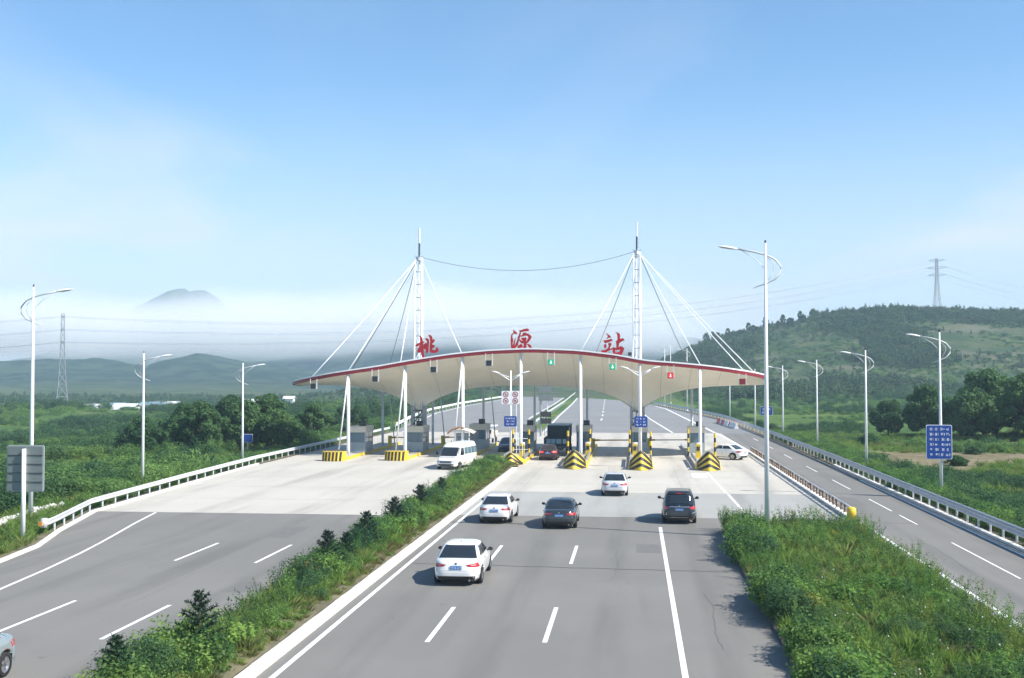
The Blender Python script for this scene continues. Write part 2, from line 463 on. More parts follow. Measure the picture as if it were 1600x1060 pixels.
# peak far behind the fog
def mountain():
    prof_px = [-60, 40, 130, 165, 190, 205, 220, 235, 247, 258, 266, 275, 288, 300, 312, 325, 345, 370, 400, 470, 560]
    prof_py = [560, 545, 510, 490, 474, 461, 453, 447, 440, 437, 434, 441, 440, 442, 447, 459, 470, 492, 510, 545, 560]
    Y0 = 2150
    P = []
    for j in range(40):
        y = Y0 + (j - 20) * 28
        k = math.exp(-((j - 20) / 8.0) ** 2)
        row = []
        for pxv in np.linspace(-60, 560, 150):
            z = 8 + (587 - np.interp(pxv, prof_px, prof_py)) / 1780 * Y0
            x = (pxv - 990) / 1780 * Y0
            z = z * k * (1 + .9 * (1 - k) * (float(fbm(x / 90, y / 70, 4, 2)) - .5) * 2) + 11 * k * (float(fbm(x / 38, y / 38, 5, 2)) - .5) - 12
            row.append((x, y, z))
        P.append(row)
    struct(MB().grid(P).build('mountain', mat('mountain_rock', (.06, .085, .06), 1, var=.3, vscale=.01, world=True), smooth=True))
mountain()

# ------------------------------------------------------------------ roads
def ribbon(name, ysamp, fl, fr, z, m, parent=None, nx=1):
    P = [[(fl(y) + (fr(y) - fl(y)) * k / nx, y, z) for k in range(nx + 1)] for y in ysamp]
    return MB().grid(P).build(name, m, parent)
K = lambda v: (lambda y: v)
near_y = list(np.arange(-40, 64.6, 4)) + [64.5]
road_r = struct(ribbon('road_inbound', list(np.arange(-40, 65, 4)) + [65], K(-10.15), K(12.0), 0, asphalt))
road_l = struct(ribbon('road_outbound', near_y, lambda y: float(xl(y)), K(-13.15), 0, asphalt))
YRA = [-40, 40, 104, 150, 200, 240]
ramp = struct(ribbon('road_ramp', list(np.arange(-40, 161, 4)), K(12.0), lambda y: float(xr(y)) - .15, 0, asphalt))
plaza_mid = struct(ribbon('plaza_band', [65, 78.5], K(-10.15), K(12.0), 0, concrete_old))
plaza_r = struct(ribbon('plaza_inbound', [78.5, 101], K(-10.15), K(12.0), 0, concrete))
plaza_l = struct(ribbon('plaza_outbound', list(np.arange(64.5, 101.1, 4.5625)), lambda y: float(xl(y)), K(-13.15), 0, concrete))
plaza_t = struct(ribbon('plaza_gates', list(np.arange(101, 160.1, 5.9)), lambda y: float(xl(y)), K(12.0), 0, concrete))
FY = [160, 226, 320, 476, 800, 1000]
def f_rl(y): return float(np.interp(y, FY, [-13.1, -15.2, -17.6, -22.6, -34, -41]))
def f_rr(y): return float(xr(y)) - .15
fy = list(np.arange(160, 420, 10)) + list(np.arange(420, 1000, 20))
far_r = struct(ribbon('road_beyond_inbound', fy, f_rl, f_rr, 0, asphalt_far))
far_l = struct(ribbon('road_beyond_outbound', fy, lambda y: float(xl(y)), lambda y: f_rl(y) - 4.0 * float(ss(160, 200, y)), 0, asphalt_far))

# painted lines, each a part of its road
def line(parent, pts, w, name='lane_line'):
    P = []
    for i, p in enumerate(pts):
        a = Vector(pts[max(i - 1, 0)]); b = Vector(pts[min(i + 1, len(pts) - 1)])
        d = (b - a).normalized(); n = Vector((-d.y, d.x)) * w / 2
        P.append([(p[0] - n.x, p[1] - n.y, .005), (p[0] + n.x, p[1] + n.y, .005)])
    return MB().grid(P).build(name, paint_line, parent)
for x, w in ((-9.55, .17),):
    line(road_r, [(x, y) for y in np.arange(-40, 65, 3)] + [(x, 64.9)], w, 'edge_line')
    line(plaza_mid, [(x, 65.1), (x, 74)], w, 'edge_line')
line(road_r, [(1.32, -40), (1.34, 30), (1.37, 60.8)], .17, 'solid_line')
dash_me = MB().grid([[(-.075, 0, .005), (.075, 0, .005)], [(-.075, 5.2, .005), (.075, 5.2, .005)]]).mesh('lane_dash', paint_line)
for k in range(-4, 2):
    inst('lane_dash', dash_me, (-6.2, 34.0 + 14.35 * k, 0), road_r); inst('lane_dash', dash_me, (-2.68, 34.3 + 14.35 * k, 0), road_r)
for k in range(-4, 2):
    inst('lane_dash', dash_me, (-16.1, 33.3 + 14.2 * k, 0), road_l); inst('lane_dash', dash_me, (-19.75, 33.7 + 14.0 * k, 0), road_l)
line(road_l, [(-23.2, -40), (-23.2, 20), (-23.3, 34), (-23.6, 40.5), (-24.15, 45), (-24.8, 49.2), (-25.4, 52.4), (-26.0, 55.3), (-26.9, 59.5), (-27.8, 64.3)], .15, 'edge_line')
line(plaza_mid, [(6.45, 65.2), (6.3, 78.2)], .17, 'solid_line'); line(plaza_r, [(6.25, 78.8), (6.0, 95.5)], .17, 'solid_line')
line(ramp, [(12.28, -40), (12.28, 64.0)], .17, 'edge_line'); line(ramp, [(17.2, y) for y in np.arange(-40, 100, 10)], .12, 'edge_line')
for y0, l in ((33.5, 5.5), (47, 9.8), (63.4, 4.2), (69.5, 6.6), (82.4, 7.4), (97, 6), (112, 6), (127, 6), (142, 6)):
    line(ramp, [(15.12, y0), (15.12, y0 + l)], .095, 'lane_dash')
# beyond the gates
line(far_r, [(f_rl(y) + .5, y) for y in fy], .3, 'edge_line')
line(ramp, [(12.2, 104), (12.15, 120), (11.9, 140), (11.35, 159.5)], .34, 'edge_line')
line(far_r, [(11.3, 160.5), (10.8, 178), (9.6, 215), (7.6, 277), (5.6, 300)], .4, 'edge_line')
line(far_r, [(5.4, 161), (3.0, 211), (-.9, 319), (-4.5, 420), (-8, 511), (-17, 800)], .3, 'edge_line')
for k, y in enumerate(np.arange(204, 560, 22)):
    xm = lambda q: float(np.interp(q, [210, 251, 367, 461, 600], [-5.8, -6.7, -9.2, -10.8, -14]))
    line(far_r, [(xm(y), y), (xm(y + 8), y + 8)], .32, 'lane_dash')
line(far_l, [(float(xl(y)) + 1.2, y) for y in fy], .3, 'edge_line')
line(far_l, [(f_rl(y) - 4.6, y) for y in fy if y > 205], .3, 'edge_line')
# thin dark strips painting a wire's shadow across road and ramp, short arrow marks on the plaza
tar_and_shadow = mat('tar_and_shadow', (.07, .07, .072), .7)
def shadow_strip(parent, pts, w):
    P = [[(x, y - w / 2, .004), (x, y + w / 2, .004)] for x, y in pts]
    MB().grid(P).build('wire_shadow', tar_and_shadow, parent)
shadow_strip(road_r, [(x, 47.9 - .06 * (x + 6) + .05 * math.sin(x * 3)) for x in np.arange(-9.4, 4.2, .4)], .11)
shadow_strip(ramp, [(x, 63.9 + .03 * math.sin(x * 2)) for x in np.arange(12.5, 15.6, .4)], .09)
rc = random.Random(5)
for parent, x0, y0, ln in ((road_r, -.9, 45, 8), (road_r, 2.6, 34, 9), (road_l, -17.6, 38, 10), (road_l, -21.4, 44, 12), (road_l, -14.6, 46, 9), (ramp, 13.7, 48, 11), (ramp, 16.3, 60, 9)):
    P = []; xx = x0
    for yy in np.arange(y0, y0 + ln, .35):
        xx += rc.uniform(-.05, .05); P.append([(xx, yy, .0035), (xx + .014, yy, .0035)])
    MB().grid(P).build('crack', tar_and_shadow, parent)
for parent, x0, y0, w_, l_ in ((road_r, .1, 52, 1.1, 2.6), (road_l, -18.4, 55, 1.4, 4), (road_l, -15.2, 41, .9, 2.2), (ramp, 13.3, 72, 1.0, 5)):
    MB().grid([[(x0, y0, .003), (x0 + w_, y0, .003)], [(x0, y0 + l_, .003), (x0 + w_, y0 + l_, .003)]]).build('asphalt_patch', MATS.get('patched') or mat('patched', (.150, .147, .140), .85, var=.1, vscale=3, world=True), parent)
joint = mat('joint', (.30, .29, .27), .9)
for yj in (84.5, 91, 97):
    P = [[(x, yj - .03, .004), (x, yj + .03, .004)] for x in np.arange(-10.1, 11.9, 2)]
    MB().grid(P).build('slab_joint', joint, plaza_r)
for xj in (-7.9, -2.1, 3.4, 9.3):
    MB().grid([[(xj - .02, 78.7, .004), (xj + .02, 78.7, .004)], [(xj - .02, 100.9, .004), (xj + .02, 100.9, .004)]]).build('slab_joint', joint, plaza_r)
for yj in (109, 116, 123, 131, 140, 150):
    MB().grid([[(-33, yj - .03, .004), (-33, yj + .03, .004)], [(11.9, yj - .03, .004), (11.9, yj + .03, .004)]]).build('slab_joint', joint, plaza_t)
for yj in (72, 80, 88, 96):
    x0 = float(xl(yj)) + .3
    MB().grid([[(x0, yj - .025, .004), (x0, yj + .025, .004)], [(-13.2, yj - .025, .004), (-13.2, yj + .025, .004)]]).build('slab_joint', joint, plaza_l)
patch = mat('fresh_concrete', (.64, .62, .57), .85, var=.06, vscale=1, world=True)
MB().grid([[(4.6, 90.5, .002), (5.8, 90.5, .002)], [(4.6, 94.5, .002), (5.8, 94.5, .002)]]).build('repair_patch', patch, plaza_r)
MB().add([(-1.1, 80, .006), (-.9, 80, .006), (-.9, 85, .006), (-.55, 85, .006), (-1, 87, .006), (-1.45, 85, .006), (-1.1, 85, .006)], [tuple(range(7))]).build('arrow_mark', mat('worn_paint', (.50, .49, .47), .7), plaza_r)

# medians and kerbs: every kerb stone is its own piece
earth = mat('median_earth', (.14, .125, .075), 1, var=.35, vscale=.8, world=True, bump=.4, bscale=6)
med = struct(MB().grid([[(x, y, .10 + .16 * math.sin(math.pi * (x + 13) / 2.75) + .04 * random.random()) for x in np.linspace(-13, -10.4, 6)] for y in np.arange(-20, 101.5, 1.5)]).build('median_bank', earth))
isl = struct(MB().grid([[(4.35 + (11.6 - 4.35) * k / 8 + (.35 * (y - 50) / 14 if y > 50 and k == 0 else 0), y, (.06 if k in (0, 8) else .22) + .05 * random.random()) for k in range(9)] for y in np.arange(-20, 61.2, 1.6)]).build('verge_bank', earth))
kb = bmesh.new()
bmesh.ops.create_cube(kb, size=1.0, matrix=Matrix.Translation((0, .5, .5)))
bmesh.ops.bevel(kb, geom=[e for e in kb.edges if all(v.co.z > .9 for v in e.verts)], offset=.12, segments=1, affect='EDGES')
kerb_me = bpy.data.meshes.new('kerb_stone'); kb.to_mesh(kerb_me); kb.free(); kerb_me.materials.append(kerb_m)
def kerb(parent, pts, w, h, step):
    pts = [Vector(p) for p in pts]
    for a, b in zip(pts[:-1], pts[1:]):
        L_ = (b - a).length; n = max(1, round(L_ / step)); d = (b - a) / n
        for k in range(n):
            p = a + d * k
            o = inst('kerb_stone', kerb_me, (p.x, p.y, -.02 + random.uniform(-.006, .006)), parent, (0, 0, math.atan2(-d.x, d.y) + random.uniform(-.004, .004)), (w, d.length - .015, h))
kerb(med, [(-10.2, 8), (-10.2, 97.5)], .42, .17, 1.25)
kerb(med, [(-13.1, 20), (-13.1, 101)], .22, .16, 1.5)
kerb(isl, [(5.2, 60.9), (11.6, 60.9)], .2, .12, 1.4)
vr = struct(MB().grid([[(float(xl(y)) - dx, y, .04) for dx in (0, .4, 1.2)] for y in np.arange(20, 161, 2)]).build('verge_left', earth))
kerb(vr, [(float(xl(y)) - .1, y) for y in (30, 40, 46.3, 50.8, 56.1, 60, 64.2, 72, 81, 90, 100)], .24, .14, 1.5)
vr2 = struct(MB().grid([[(float(xr(y)) + dx, y, .06) for dx in (-.1, .5, 1.4)] for y in np.arange(20, 320, 3)]).build('verge_right', earth))
kerb(vr2, [(17.68, 36), (17.68, 104)], .26, .16, 1.6)
# ------------------------------------------------------------------ toll canopy
COLX = [-28.0, -22.3, -16.6, -10.9, -5.1, 0.6, 6.3]
CX0, CX1, CYM, CHD = -35.5, 13.2, 118.0, 8.0
def front_z(x):
    return float(np.interp(x, [-35.5, -33.1, -29.5, -25, -22.2, -18, -14.2, -10, -5.5, -1.8, 1.2, 4.3, 7.9, 12.1, 13.2],
                           [6.95, 7.32, 7.94, 8.57, 9.07, 9.72, 10.1, 10.27, 10.1, 9.66, 9.08, 8.86, 8.5, 7.88, 7.6]))
def smooth_front(x): return (front_z(x - .9) + 2 * front_z(x) + front_z(x + .9)) / 4
def valley_z(x):
    z = 7.05
    for xm in (-22.4, 0.4): z -= 2.95 * math.exp(-abs((x - xm) / 2.9) ** 1.05)
    return min(z, smooth_front(x) - .15)
def half_depth(x):
    u = (2 * x - CX0 - CX1) / (CX1 - CX0)
    return CHD * max(0.0, 1 - abs(u) ** 9) ** (1 / 1.8)
def can_pt(x, v):
    e, c0 = smooth_front(x), valley_z(x)
    a = abs(v)
    near = max(math.exp(-((x + 22.4) / 4.0) ** 2), math.exp(-((x - .4) / 4.0) ** 2))
    k = a ** (1.0 - .45 * near)                                   # funnel round each mast, gentle dish between
    return (x, CYM + v * half_depth(x), c0 + (e - c0) * k)
xs = np.concatenate([np.linspace(CX0 + .02, CX0 + 1.2, 8), np.linspace(CX0 + 1.4, CX1 - 1.4, 96), np.linspace(CX1 - 1.2, CX1 - .02, 8), [-22.4, -22.2, -22.6, .4, .2, .6]]); xs.sort()
canopy = thing('toll_canopy', 'wide cream winged canopy with crimson edge and white cable masts over the toll gates', 'toll canopy', (-10.7, 118, 0))
vs = np.sign(np.linspace(-1, 1, 51)) * np.abs(np.linspace(-1, 1, 51)) ** 1.6
MB().grid([[can_pt(x, v) for v in vs] for x in xs]).build('soffit', membrane, canopy, smooth=True)
MB().grid([[(lambda p: (p[0], p[1], p[2] + .42))(can_pt(x, v)) for v in vs] for x in xs]).build('roof_skin', mat('roof_white', (.74, .74, .73), .5), canopy, smooth=True)
def edge_loop(dz0, dz1, out, name, m):
    pts = [(x, -1) for x in xs] + [(x, 1) for x in xs[::-1]]
    Pl = []
    for i, (x, v) in enumerate(pts):
        p = can_pt(x, v)
        c = Vector((p[0], p[1], 0)); cc = Vector((np.clip(p[0], CX0 + 7, CX1 - 7), CYM, 0))
        d = (c - cc); d.y *= 1.0; d = d.normalized() if abs(p[0] - cc.x) > .01 else Vector((0, -1 if v < 0 else 1, 0))
        q = c + d * out
        Pl.append([(c.x - d.x * .03, c.y - d.y * .03, p[2] + dz0), (q.x, q.y, p[2] + dz0), (q.x, q.y, p[2] + dz1), (c.x - d.x * .03, c.y - d.y * .03, p[2] + dz1), (c.x - d.x * .03, c.y - d.y * .03, p[2] + dz0)])
    Pl.append(Pl[0])
    MB().grid(Pl).build(name, m, canopy)
edge_loop(-.04, .28, .14, 'fascia', redfas)
edge_loop(.285, .42, .17, 'edge_trim', white)
seam_m = mat('soffit_seam', (.62, .57, .47), .7)
for x in np.arange(-31.5, 11.5, 2.85):
    MB().tube([(lambda p: (p[0], p[1], p[2] - .012))(can_pt(x, v)) for v in np.linspace(-.985, .985, 31)], .022, 5).build('soffit_seam', seam_m, canopy)
for i, x in enumerate(COLX):                                        # front and rear posts
    for s in (-1, 1):
        y = CYM + s * (CHD - .25)
        zt = smooth_front(x) - .05
        MB().tube([(x, y, .2), (x, y, 1.0), (x, y, zt)], [.17, .17, .145] if s < 0 else [.14, .14, .12], 12).build('post', white if s < 0 else railwhite, canopy, smooth=True)
    if i < 3:
        MB().tube([(x - .85, CYM - CHD - .1, .7), (x - .05, CYM - CHD + .12, smooth_front(x) - .25)], .075, 8).build('raking_strut', white, canopy, smooth=True)
        MB().tube([(x + 1.4, CYM + CHD - .3, .3), (x + .6, CYM + CHD - .4, smooth_front(x) - .6)], .06, 8).build('raking_strut', railwhite, canopy, smooth=True)
for xm, zt, zr in ((-22.42, 20.3, 23.55), (0.37, 20.7, 23.85)):     # lattice masts
    mast = MB().tube([(xm + .34, CYM - .2, 4.4), (xm + .30, CYM - .1, zt)], .15, 10, .12).build('mast', white, canopy, smooth=True)
    for s in (-1, 1): MB().box((xm + s * .62, CYM - .45, 2.5), (.26, .22, 4.6)).build('foot_post', grey_steel, mast); MB().box((xm + s * .62, CYM + .5, 2.5), (.26, .22, 4.6)).build('foot_post', railwhite, mast)
    for z in (2.95, 3.6, 4.35): MB().box((xm, CYM - .46, z), (1.0, .10, .10)).build('foot_rung', dark_steel, mast)
    MB().tube([(xm - .45, CYM - .45, 3.0), (xm + .45, CYM - .45, 4.3)], .05, 6).build('foot_diagonal', dark_steel, mast)
    W0, W1 = .52, .34
    def cp(k, z):
        t = (z - .3) / (zt - .3); w = W0 + (W1 - W0) * t
        return [(xm - w, CYM - w * .8, z), (xm + w * .75, CYM - w * .8, z), (xm - w * .2, CYM + w, z)][k]
    for k in range(3): MB().tube([cp(k, .3), cp(k, zt)], .10 if k < 2 else .085, 8, .075).build('chord', white, mast, smooth=True)
    zl = np.arange(5.4, zt - .3, 1.35)
    for q, z in enumerate(zl):
        for a, b in ((0, 1), (1, 2), (2, 0)):
            MB().tube([cp(a, z), cp(b, z)], .045, 6).build('rung', grey_steel if a == 0 else white, mast)
        if q < len(zl) - 1:
            z2 = zl[q + 1]; a, b = ((0, 1) if q % 2 else (1, 0))
            MB().tube([cp(a, z), cp(b, z2)], .04, 6).build('diagonal', white, mast); MB().tube([cp(2, z), cp(b, z2)], .03, 6).build('diagonal', white, mast)
    MB().tube([(xm, CYM, zt - .2), (xm, CYM, zt + .15)], .42, 10, .34).build('cap', galv, mast)
    for a in (0, 1.6, 3.1, 4.7): MB().tube([(xm, CYM, zt + .12), (xm + .5 * math.cos(a), CYM + .5 * math.sin(a), zt + .3)], .035, 6).build('cap_arm', grey_steel, mast)
    MB().tube([(xm - .02, CYM, zt + .1), (xm, CYM, zt + 1.7)], .085, 8).build('antenna_base', dark_steel, mast)
    for z in (.5, .9, 1.3): MB().tube([(xm + .06, CYM - .05, zt + z), (xm + .2, CYM - .1, zt + z + .08)], .03, 6).build('aerial_clip', grey_steel, mast)
    MB().tube([(xm, CYM, zt + 1.65), (xm, CYM, zr)], .10, 8, .085).build('antenna', white, mast)
def cable(xm, zt, xe, s, r, m, name='stay_cable'):
    y = CYM + s * (half_depth(xe) - .05)
    p0 = Vector((xm + (.28 if xe > xm else -.28), CYM + s * .25, zt - .15)); p1 = Vector((xe, y, smooth_front(xe) + .35))
    pts = [p0.lerp(p1, t) - Vector((0, 0, .12 * math.sin(math.pi * t))) for t in np.linspace(0, 1, 7)]
    MB().tube(pts, r, 6).build(name, m, canopy, smooth=True)
dcab = mat('dark_cable', (.10, .11, .12), .5, .3)
for xe in (-32.0, -28.0, -22.75, -16.7): cable(-22.42, 20.3, xe, -1, .05, white)
for xe in (-5.05, 6.35, 10.6, 11.7): cable(.37, 20.7, xe, -1, .045, white)
for xe in (-31.8, -27.4): cable(-22.42, 20.3, xe, 1, .036, dcab)
for xe in (-4.2, 6.0): cable(.37, 20.7, xe, 1, .036, dcab)
# slack wire between the two masts
wire_m = mat('wire', (.13, .14, .16), .6)
a, b = Vector((-22.0, 118, 20.4)), Vector((.0, 118, 20.75))
tag(MB().tube([a.lerp(b, t) - Vector((0, 0, 6.5 * t * (1 - t))) for t in np.linspace(0, 1, 25)], .028, 5).build('slack_wire', wire_m), 'thin dark wire sagging between the tops of the two canopy masts', 'wire')

# ------------------------------------------------------------------ sign characters on the canopy
C1 = [[(250,375),(275,376),(312,410),(324,450),(325,510),(340,600),(350,750),(370,868),(352,905),(325,900),(300,800),(282,700),(270,600),(275,500),(270,425)],
      [(146,598),(230,545),(300,513),(345,503),(364,518),(330,552),(270,582),(215,612),(175,620)],
      [(285,595),(302,680),(272,765),(225,772),(198,725),(225,680),(250,615)],
      [(375,560),(410,540),(432,570),(425,640),(400,692),(370,680),(355,630)],
      [(390,442),(430,428),(476,460),(482,540),(470,650),(466,740),(440,782),(414,765),(410,700),(430,600),(440,505),(415,465)],
      [(468,352),(510,348),(552,385),(564,470),(556,580),(548,660),(562,700),(610,718),(652,698),(660,650),(670,640),(694,665),(717,712),(690,752),(620,777),(550,772),(505,742),(502,640),(515,520),(508,420)],
      [(588,450),(622,465),(602,512),(575,545),(560,515)],
      [(560,588),(600,588),(627,610),(600,648),(555,670),(549,640)]]
C2 = [[(288,243),(345,285),(400,330),(412,360),(390,380),(320,358),(298,350),(312,315)],
      [(235,415),(258,380),(298,352),(316,362),(272,402),(262,450),(293,540),(290,600),(268,715),(300,690),(325,600),(355,515),(372,508),(352,590),(337,690),(333,745),(365,690),(410,600),(440,500),(470,420),(500,318),(524,316),(514,420),(482,520),(452,620),(422,712),(372,780),(332,858),(300,872),(265,842),(240,780),(230,650),(230,520)],
      [(472,275),(540,262),(640,228),(720,213),(762,238),(782,276),(740,288),(650,292),(560,312),(500,312)],
      [(600,343),(655,336),(770,385),(836,432),(844,470),(812,545),(752,620),(690,664),(668,640),(718,570),(746,520),(757,460),(740,432),(680,420),(600,442),(528,455),(522,440),(578,405)],
      [(528,497),(600,488),(680,495),(707,515),(684,560),(674,600),(692,640),(692,680),(692,800),(682,860),(655,880),(625,862),(603,800),(590,760),(614,750),(626,690),(600,600),(560,535)],
      [(466,540),(500,545),(560,587),(595,596),(618,648),(560,655),(510,612)],
      [(436,745),(500,705),(540,668),(562,700),(588,755),(540,777),(500,827),(470,830),(438,800)],
      [(703,680),(760,680),(822,715),(852,770),(836,822),(808,824),(780,780),(748,720)]]
C3 = [[(263,208),(330,248),(380,288),(404,326),(370,332),(330,334),(292,362),(283,355),(314,312),(318,285)],
      [(188,410),(300,400),(400,368),(444,390),(426,417),(330,452),(240,484),(218,450)],
      [(225,508),(262,506),(272,560),(260,612),(230,620),(208,570)],
      [(318,500),(370,478),(408,485),(406,530),(372,590),(360,640),(440,623),(442,647),(370,668),(300,702),(270,737),(200,732),(150,727),(128,695),(160,680),(230,675),(300,638),(335,590),(342,540)],
      [(528,183),(580,195),(632,225),(648,280),(637,350),(642,368),(720,353),(757,373),(757,402),(700,432),(632,467),(612,520),(600,612),(550,612),(548,500),(538,430),(580,400),(580,310),(568,230)],
      [(438,610),(480,596),(515,612),(508,668),(522,742),(560,742),(565,806),(480,797),(452,720)],
      [(516,612),(600,608),(650,568),(700,578),(757,625),(737,690),(702,760),(684,826),(655,832),(640,802),(566,806),(561,742),(624,722),(658,664),(509,668)]]
for strokes, sc, xc, pxc, base, glyph, lab in ((C1, 15.15, -20.15, 430, 905, 'sign_character', 'red brush-written character on the canopy edge beside the left mast'),
                                  (C2, 19.27, -10.85, 540, 880, 'sign_character', 'red brush-written character at the crown of the canopy'),
                                  (C3, 17.67, -2.0, 445, 822, 'sign_character', 'red brush-written character on the canopy edge beside the right mast')):
    zb = smooth_front(xc) + .40 + (.30 if strokes is not C2 else 0)
    if strokes is C1: zb -= .17
    if strokes is C3: zb -= .22
    zb -= .24
    t = thing(glyph, lab, 'sign letter', (xc, 110.1, zb), 'red characters of the station name')
    k = .0625 / sc
    def fat(st, d=5.0 * sc / 17):
        ar = sum(st[i][0] * st[(i + 1) % len(st)][1] - st[(i + 1) % len(st)][0] * st[i][1] for i in range(len(st))); sg = 1 if ar > 0 else -1; out = []
        for i in range(len(st)):
            a_, b_, c_ = Vector(st[i - 1]), Vector(st[i]), Vector(st[(i + 1) % len(st)])
            n1, n2_ = (b_ - a_).normalized(), (c_ - b_).normalized(); nn_ = Vector((n1.y + n2_.y, -n1.x - n2_.x)); nn_ = nn_.normalized() if nn_.length > .2 else Vector((0, 0))
            out.append(tuple(b_ + nn_ * d * sg))
        return out
    for q, st in enumerate(strokes):
        st = fat(st)
        MB().poly([(xc + (a - pxc) * k, 110.1 - .006 * q, zb + (base - b) * k) for a, b in st], (0, .16 - .004 * q, 0)).build('stroke', redsign, t)
    for dx in (-.35, .4):
        MB().tube([(xc + dx, 110.32, zb - .1), (xc + dx, 110.32, zb + 1.4)], .03, 6).build('support_rod', grey_steel, t)
        MB().tube([(xc + dx, 110.32, zb + .9), (xc + dx, 111.2, smooth_front(xc) - .2)], .025, 6).build('support_rod', grey_steel, t)
t = thing('floodlight', 'small dark floodlight on the canopy edge right of the last red character', 'floodlight', (-.35, 110.1, smooth_front(-.35) + .42))
MB().box((-.35, 110.1, smooth_front(-.35) + .70), (.36, .2, .30)).build('lamp_head', dark_steel, t); MB().tube([(-.35, 110.1, smooth_front(-.35) + .38), (-.35, 110.1, smooth_front(-.35) + .6)], .04, 6).build('stem', dark_steel, t)

# lane signals hanging from the edge
sig_off = mat('signal_dark', (.02, .022, .024), .3)
sig_g = emit('signal_green', (0.0, .36, .15), (.01, .22, .12), .55)
sig_r = emit('signal_red', (.7, .015, .02), (.35, .02, .02), .5)
sig_rd = mat('signal_red_dim', (.20, .012, .02), .4)
SIG = [(-31.4, 6.95, sig_off, 'dark lane signal hanging nearest the left wing tip of the canopy'), (-25.2, 7.66, sig_off, 'unlit lane signal hanging second from the left wing tip'),
       (-19.4, 8.58, sig_off, 'unlit lane signal hanging beneath the leftmost red character'), (-13.96, 9.2, sig_off, 'unlit lane signal hanging just left of the middle red character'),
       (-7.92, 9.28, sig_g, 'green lane signal hanging right of the middle red character'), (-2.0, 8.84, sig_g, 'green lane signal hanging beneath the rightmost red character'),
       (3.5, 8.0, sig_r, 'bright red lane signal hanging right of the right mast'), (10.26, 7.42, sig_rd, 'dull red lane signal hanging near the right wing tip')]
for x, z, m, lab in SIG:
    t = thing('lane_signal', lab, 'lane signal', (x, 109.75, z), 'lane signals under the canopy edge')
    zt = smooth_front(x) + .05
    MB().box((x, 109.75, z), (.58, .22, .58)).build('housing', grey_steel if m is sig_off else mat('signal_case', (.30, .09, .09), .5) if m in (sig_r, sig_rd) else booth_m, t)
    MB().box((x, 109.63, z), (.50, .03, .50)).build('lens', m, t)
    for s in (-1, 1): MB().box((x + s * .33, 109.78, (zt + z - .3) / 2), (.05, .05, zt - z + .3)).build('hanger', white, t)
    if m is sig_g or m is sig_r:
        MB().poly([(x - .12, 109.612, z - .05), (x, 109.612, z - .17), (x + .12, 109.612, z - .05), (x + .04, 109.612, z - .05), (x + .04, 109.612, z + .15), (x - .04, 109.612, z + .15), (x - .04, 109.612, z - .05)], (0, -.012, 0)).build('arrow', emit('signal_mark_' + m.name, (.7, 1, .9) if m is sig_g else (1, .6, .6), (.8, .8, .8), .8), t)

# ------------------------------------------------------------------ toll islands
def nose_parts(t, xc, y0, wid, hgt, length):
    """ship's-bow nose: two curved cheeks meeting in a raked stem, with chevron bands"""
    U, V = 29, 31
    def P(u, v):                     # u -1..1 across, v 0..1 up
        top = hgt * (1 - .62 * abs(u) ** 1.5)
        z = top * v
        xx = xc + u * wid / 2 * (1 - .07 * v)
        yy = y0 + length * (abs(u) ** 1.9) * .72 + .62 * v * (1 - abs(u) ** 2) + .1 * v
        return (xx, yy, z + .02)
    g = [[P(u, v) for u in np.linspace(-1, 1, U)] for v in np.linspace(0, 1, V)]
    bands = {}
    us_, vs_ = np.linspace(-1, 1, U), np.linspace(0, 1, V)
    full = MB().grid(g)
    pts = [p for r in g for p in r]
    back = [P(u, 1) for u in us_]
    body = MB().grid(g)
    body.grid([[p for p in back], [(p[0], y0 + length + .6, p[2] * .55 + .1) for p in back]])
    for s in (-1, 1):
        sd_ = [P(s, v) for v in vs_]
        body.grid([sd_, [(p[0], y0 + length + .6, min(p[2], hgt * .3)) for p in sd_]])
    body.build('nose_shell', yellow, t, smooth=False)
    for c0, c1 in ((.24, .42), (.62, .80), (.99, 1.18)):                   # black chevrons, proud of the shell
        for s in (-1, 1):
            Q = []
            for u in np.linspace(0, .93, 12):
                top = hgt * (1 - .62 * u ** 1.5)
                dr = 1.2 * u ** 1.25 * (.38 + .55 * c0)
                lo, hi = c0 * hgt * .86 - dr, c1 * hgt * .86 - dr * .96
                lo, hi = np.clip(lo / top, .015, .985), np.clip(hi / top, .015, .985)
                row = []
                for v in np.linspace(lo, hi, 4):
                    p = P(s * u, v); row.append((p[0] + s * .006, p[1] - .014, p[2] + .006))
                Q.append(row)
            MB().grid(Q).build('chevron', blackp, t)
def hazard_post(x, y, h, lab, r=.10):
    t = thing('hazard_post', lab, 'post', (x, y, .2), 'yellow and black posts on the toll islands')
    n = 6; dz = h / n
    for k in range(n): MB().tube([(x, y, .2 + k * dz), (x, y, .2 + (k + 1) * dz)], r, 10).build('band', yellow if k % 2 else blackp, t, smooth=False)
    MB().tube([(x, y, .2 + h), (x, y, .24 + h)], r * .8, 10).build('cap', yellow, t)
pos_r = ['left of the inbound gates beside the hedge', 'between the stopped dark car and the open lane', 'under the right mast', 'rightmost, beside the white car']
for i, x in enumerate(COLX[3:]):
    y0 = [100.6, 97.3, 96.6, 96.6][i]
    t = thing('toll_island', 'island with striped bow-shaped nose ' + pos_r[i], 'toll island', (x, y0 + 10, 0), 'toll islands of the inbound lanes')
    yb, ye = y0 + 3.0, 131.0
    MB().box((x, (yb + ye) / 2, .12), (1.95, ye - yb, .27)).build('platform', islet_m, t)
    for s in (-1, 1):
        MB().box((x + s * 1.0, (yb + ye) / 2, .13), (.045, ye - yb - .4, .30)).build('kerb_plate', yellow if s > 0 else grey_steel, t)
        MB().box((x + s * .93, y0 + 8, .62), (.05, 9.5, .34)).build('side_fence', grey_steel, t)
    nose_parts(t, x, y0, 2.15, 1.62 if i else 1.1, 2.6)
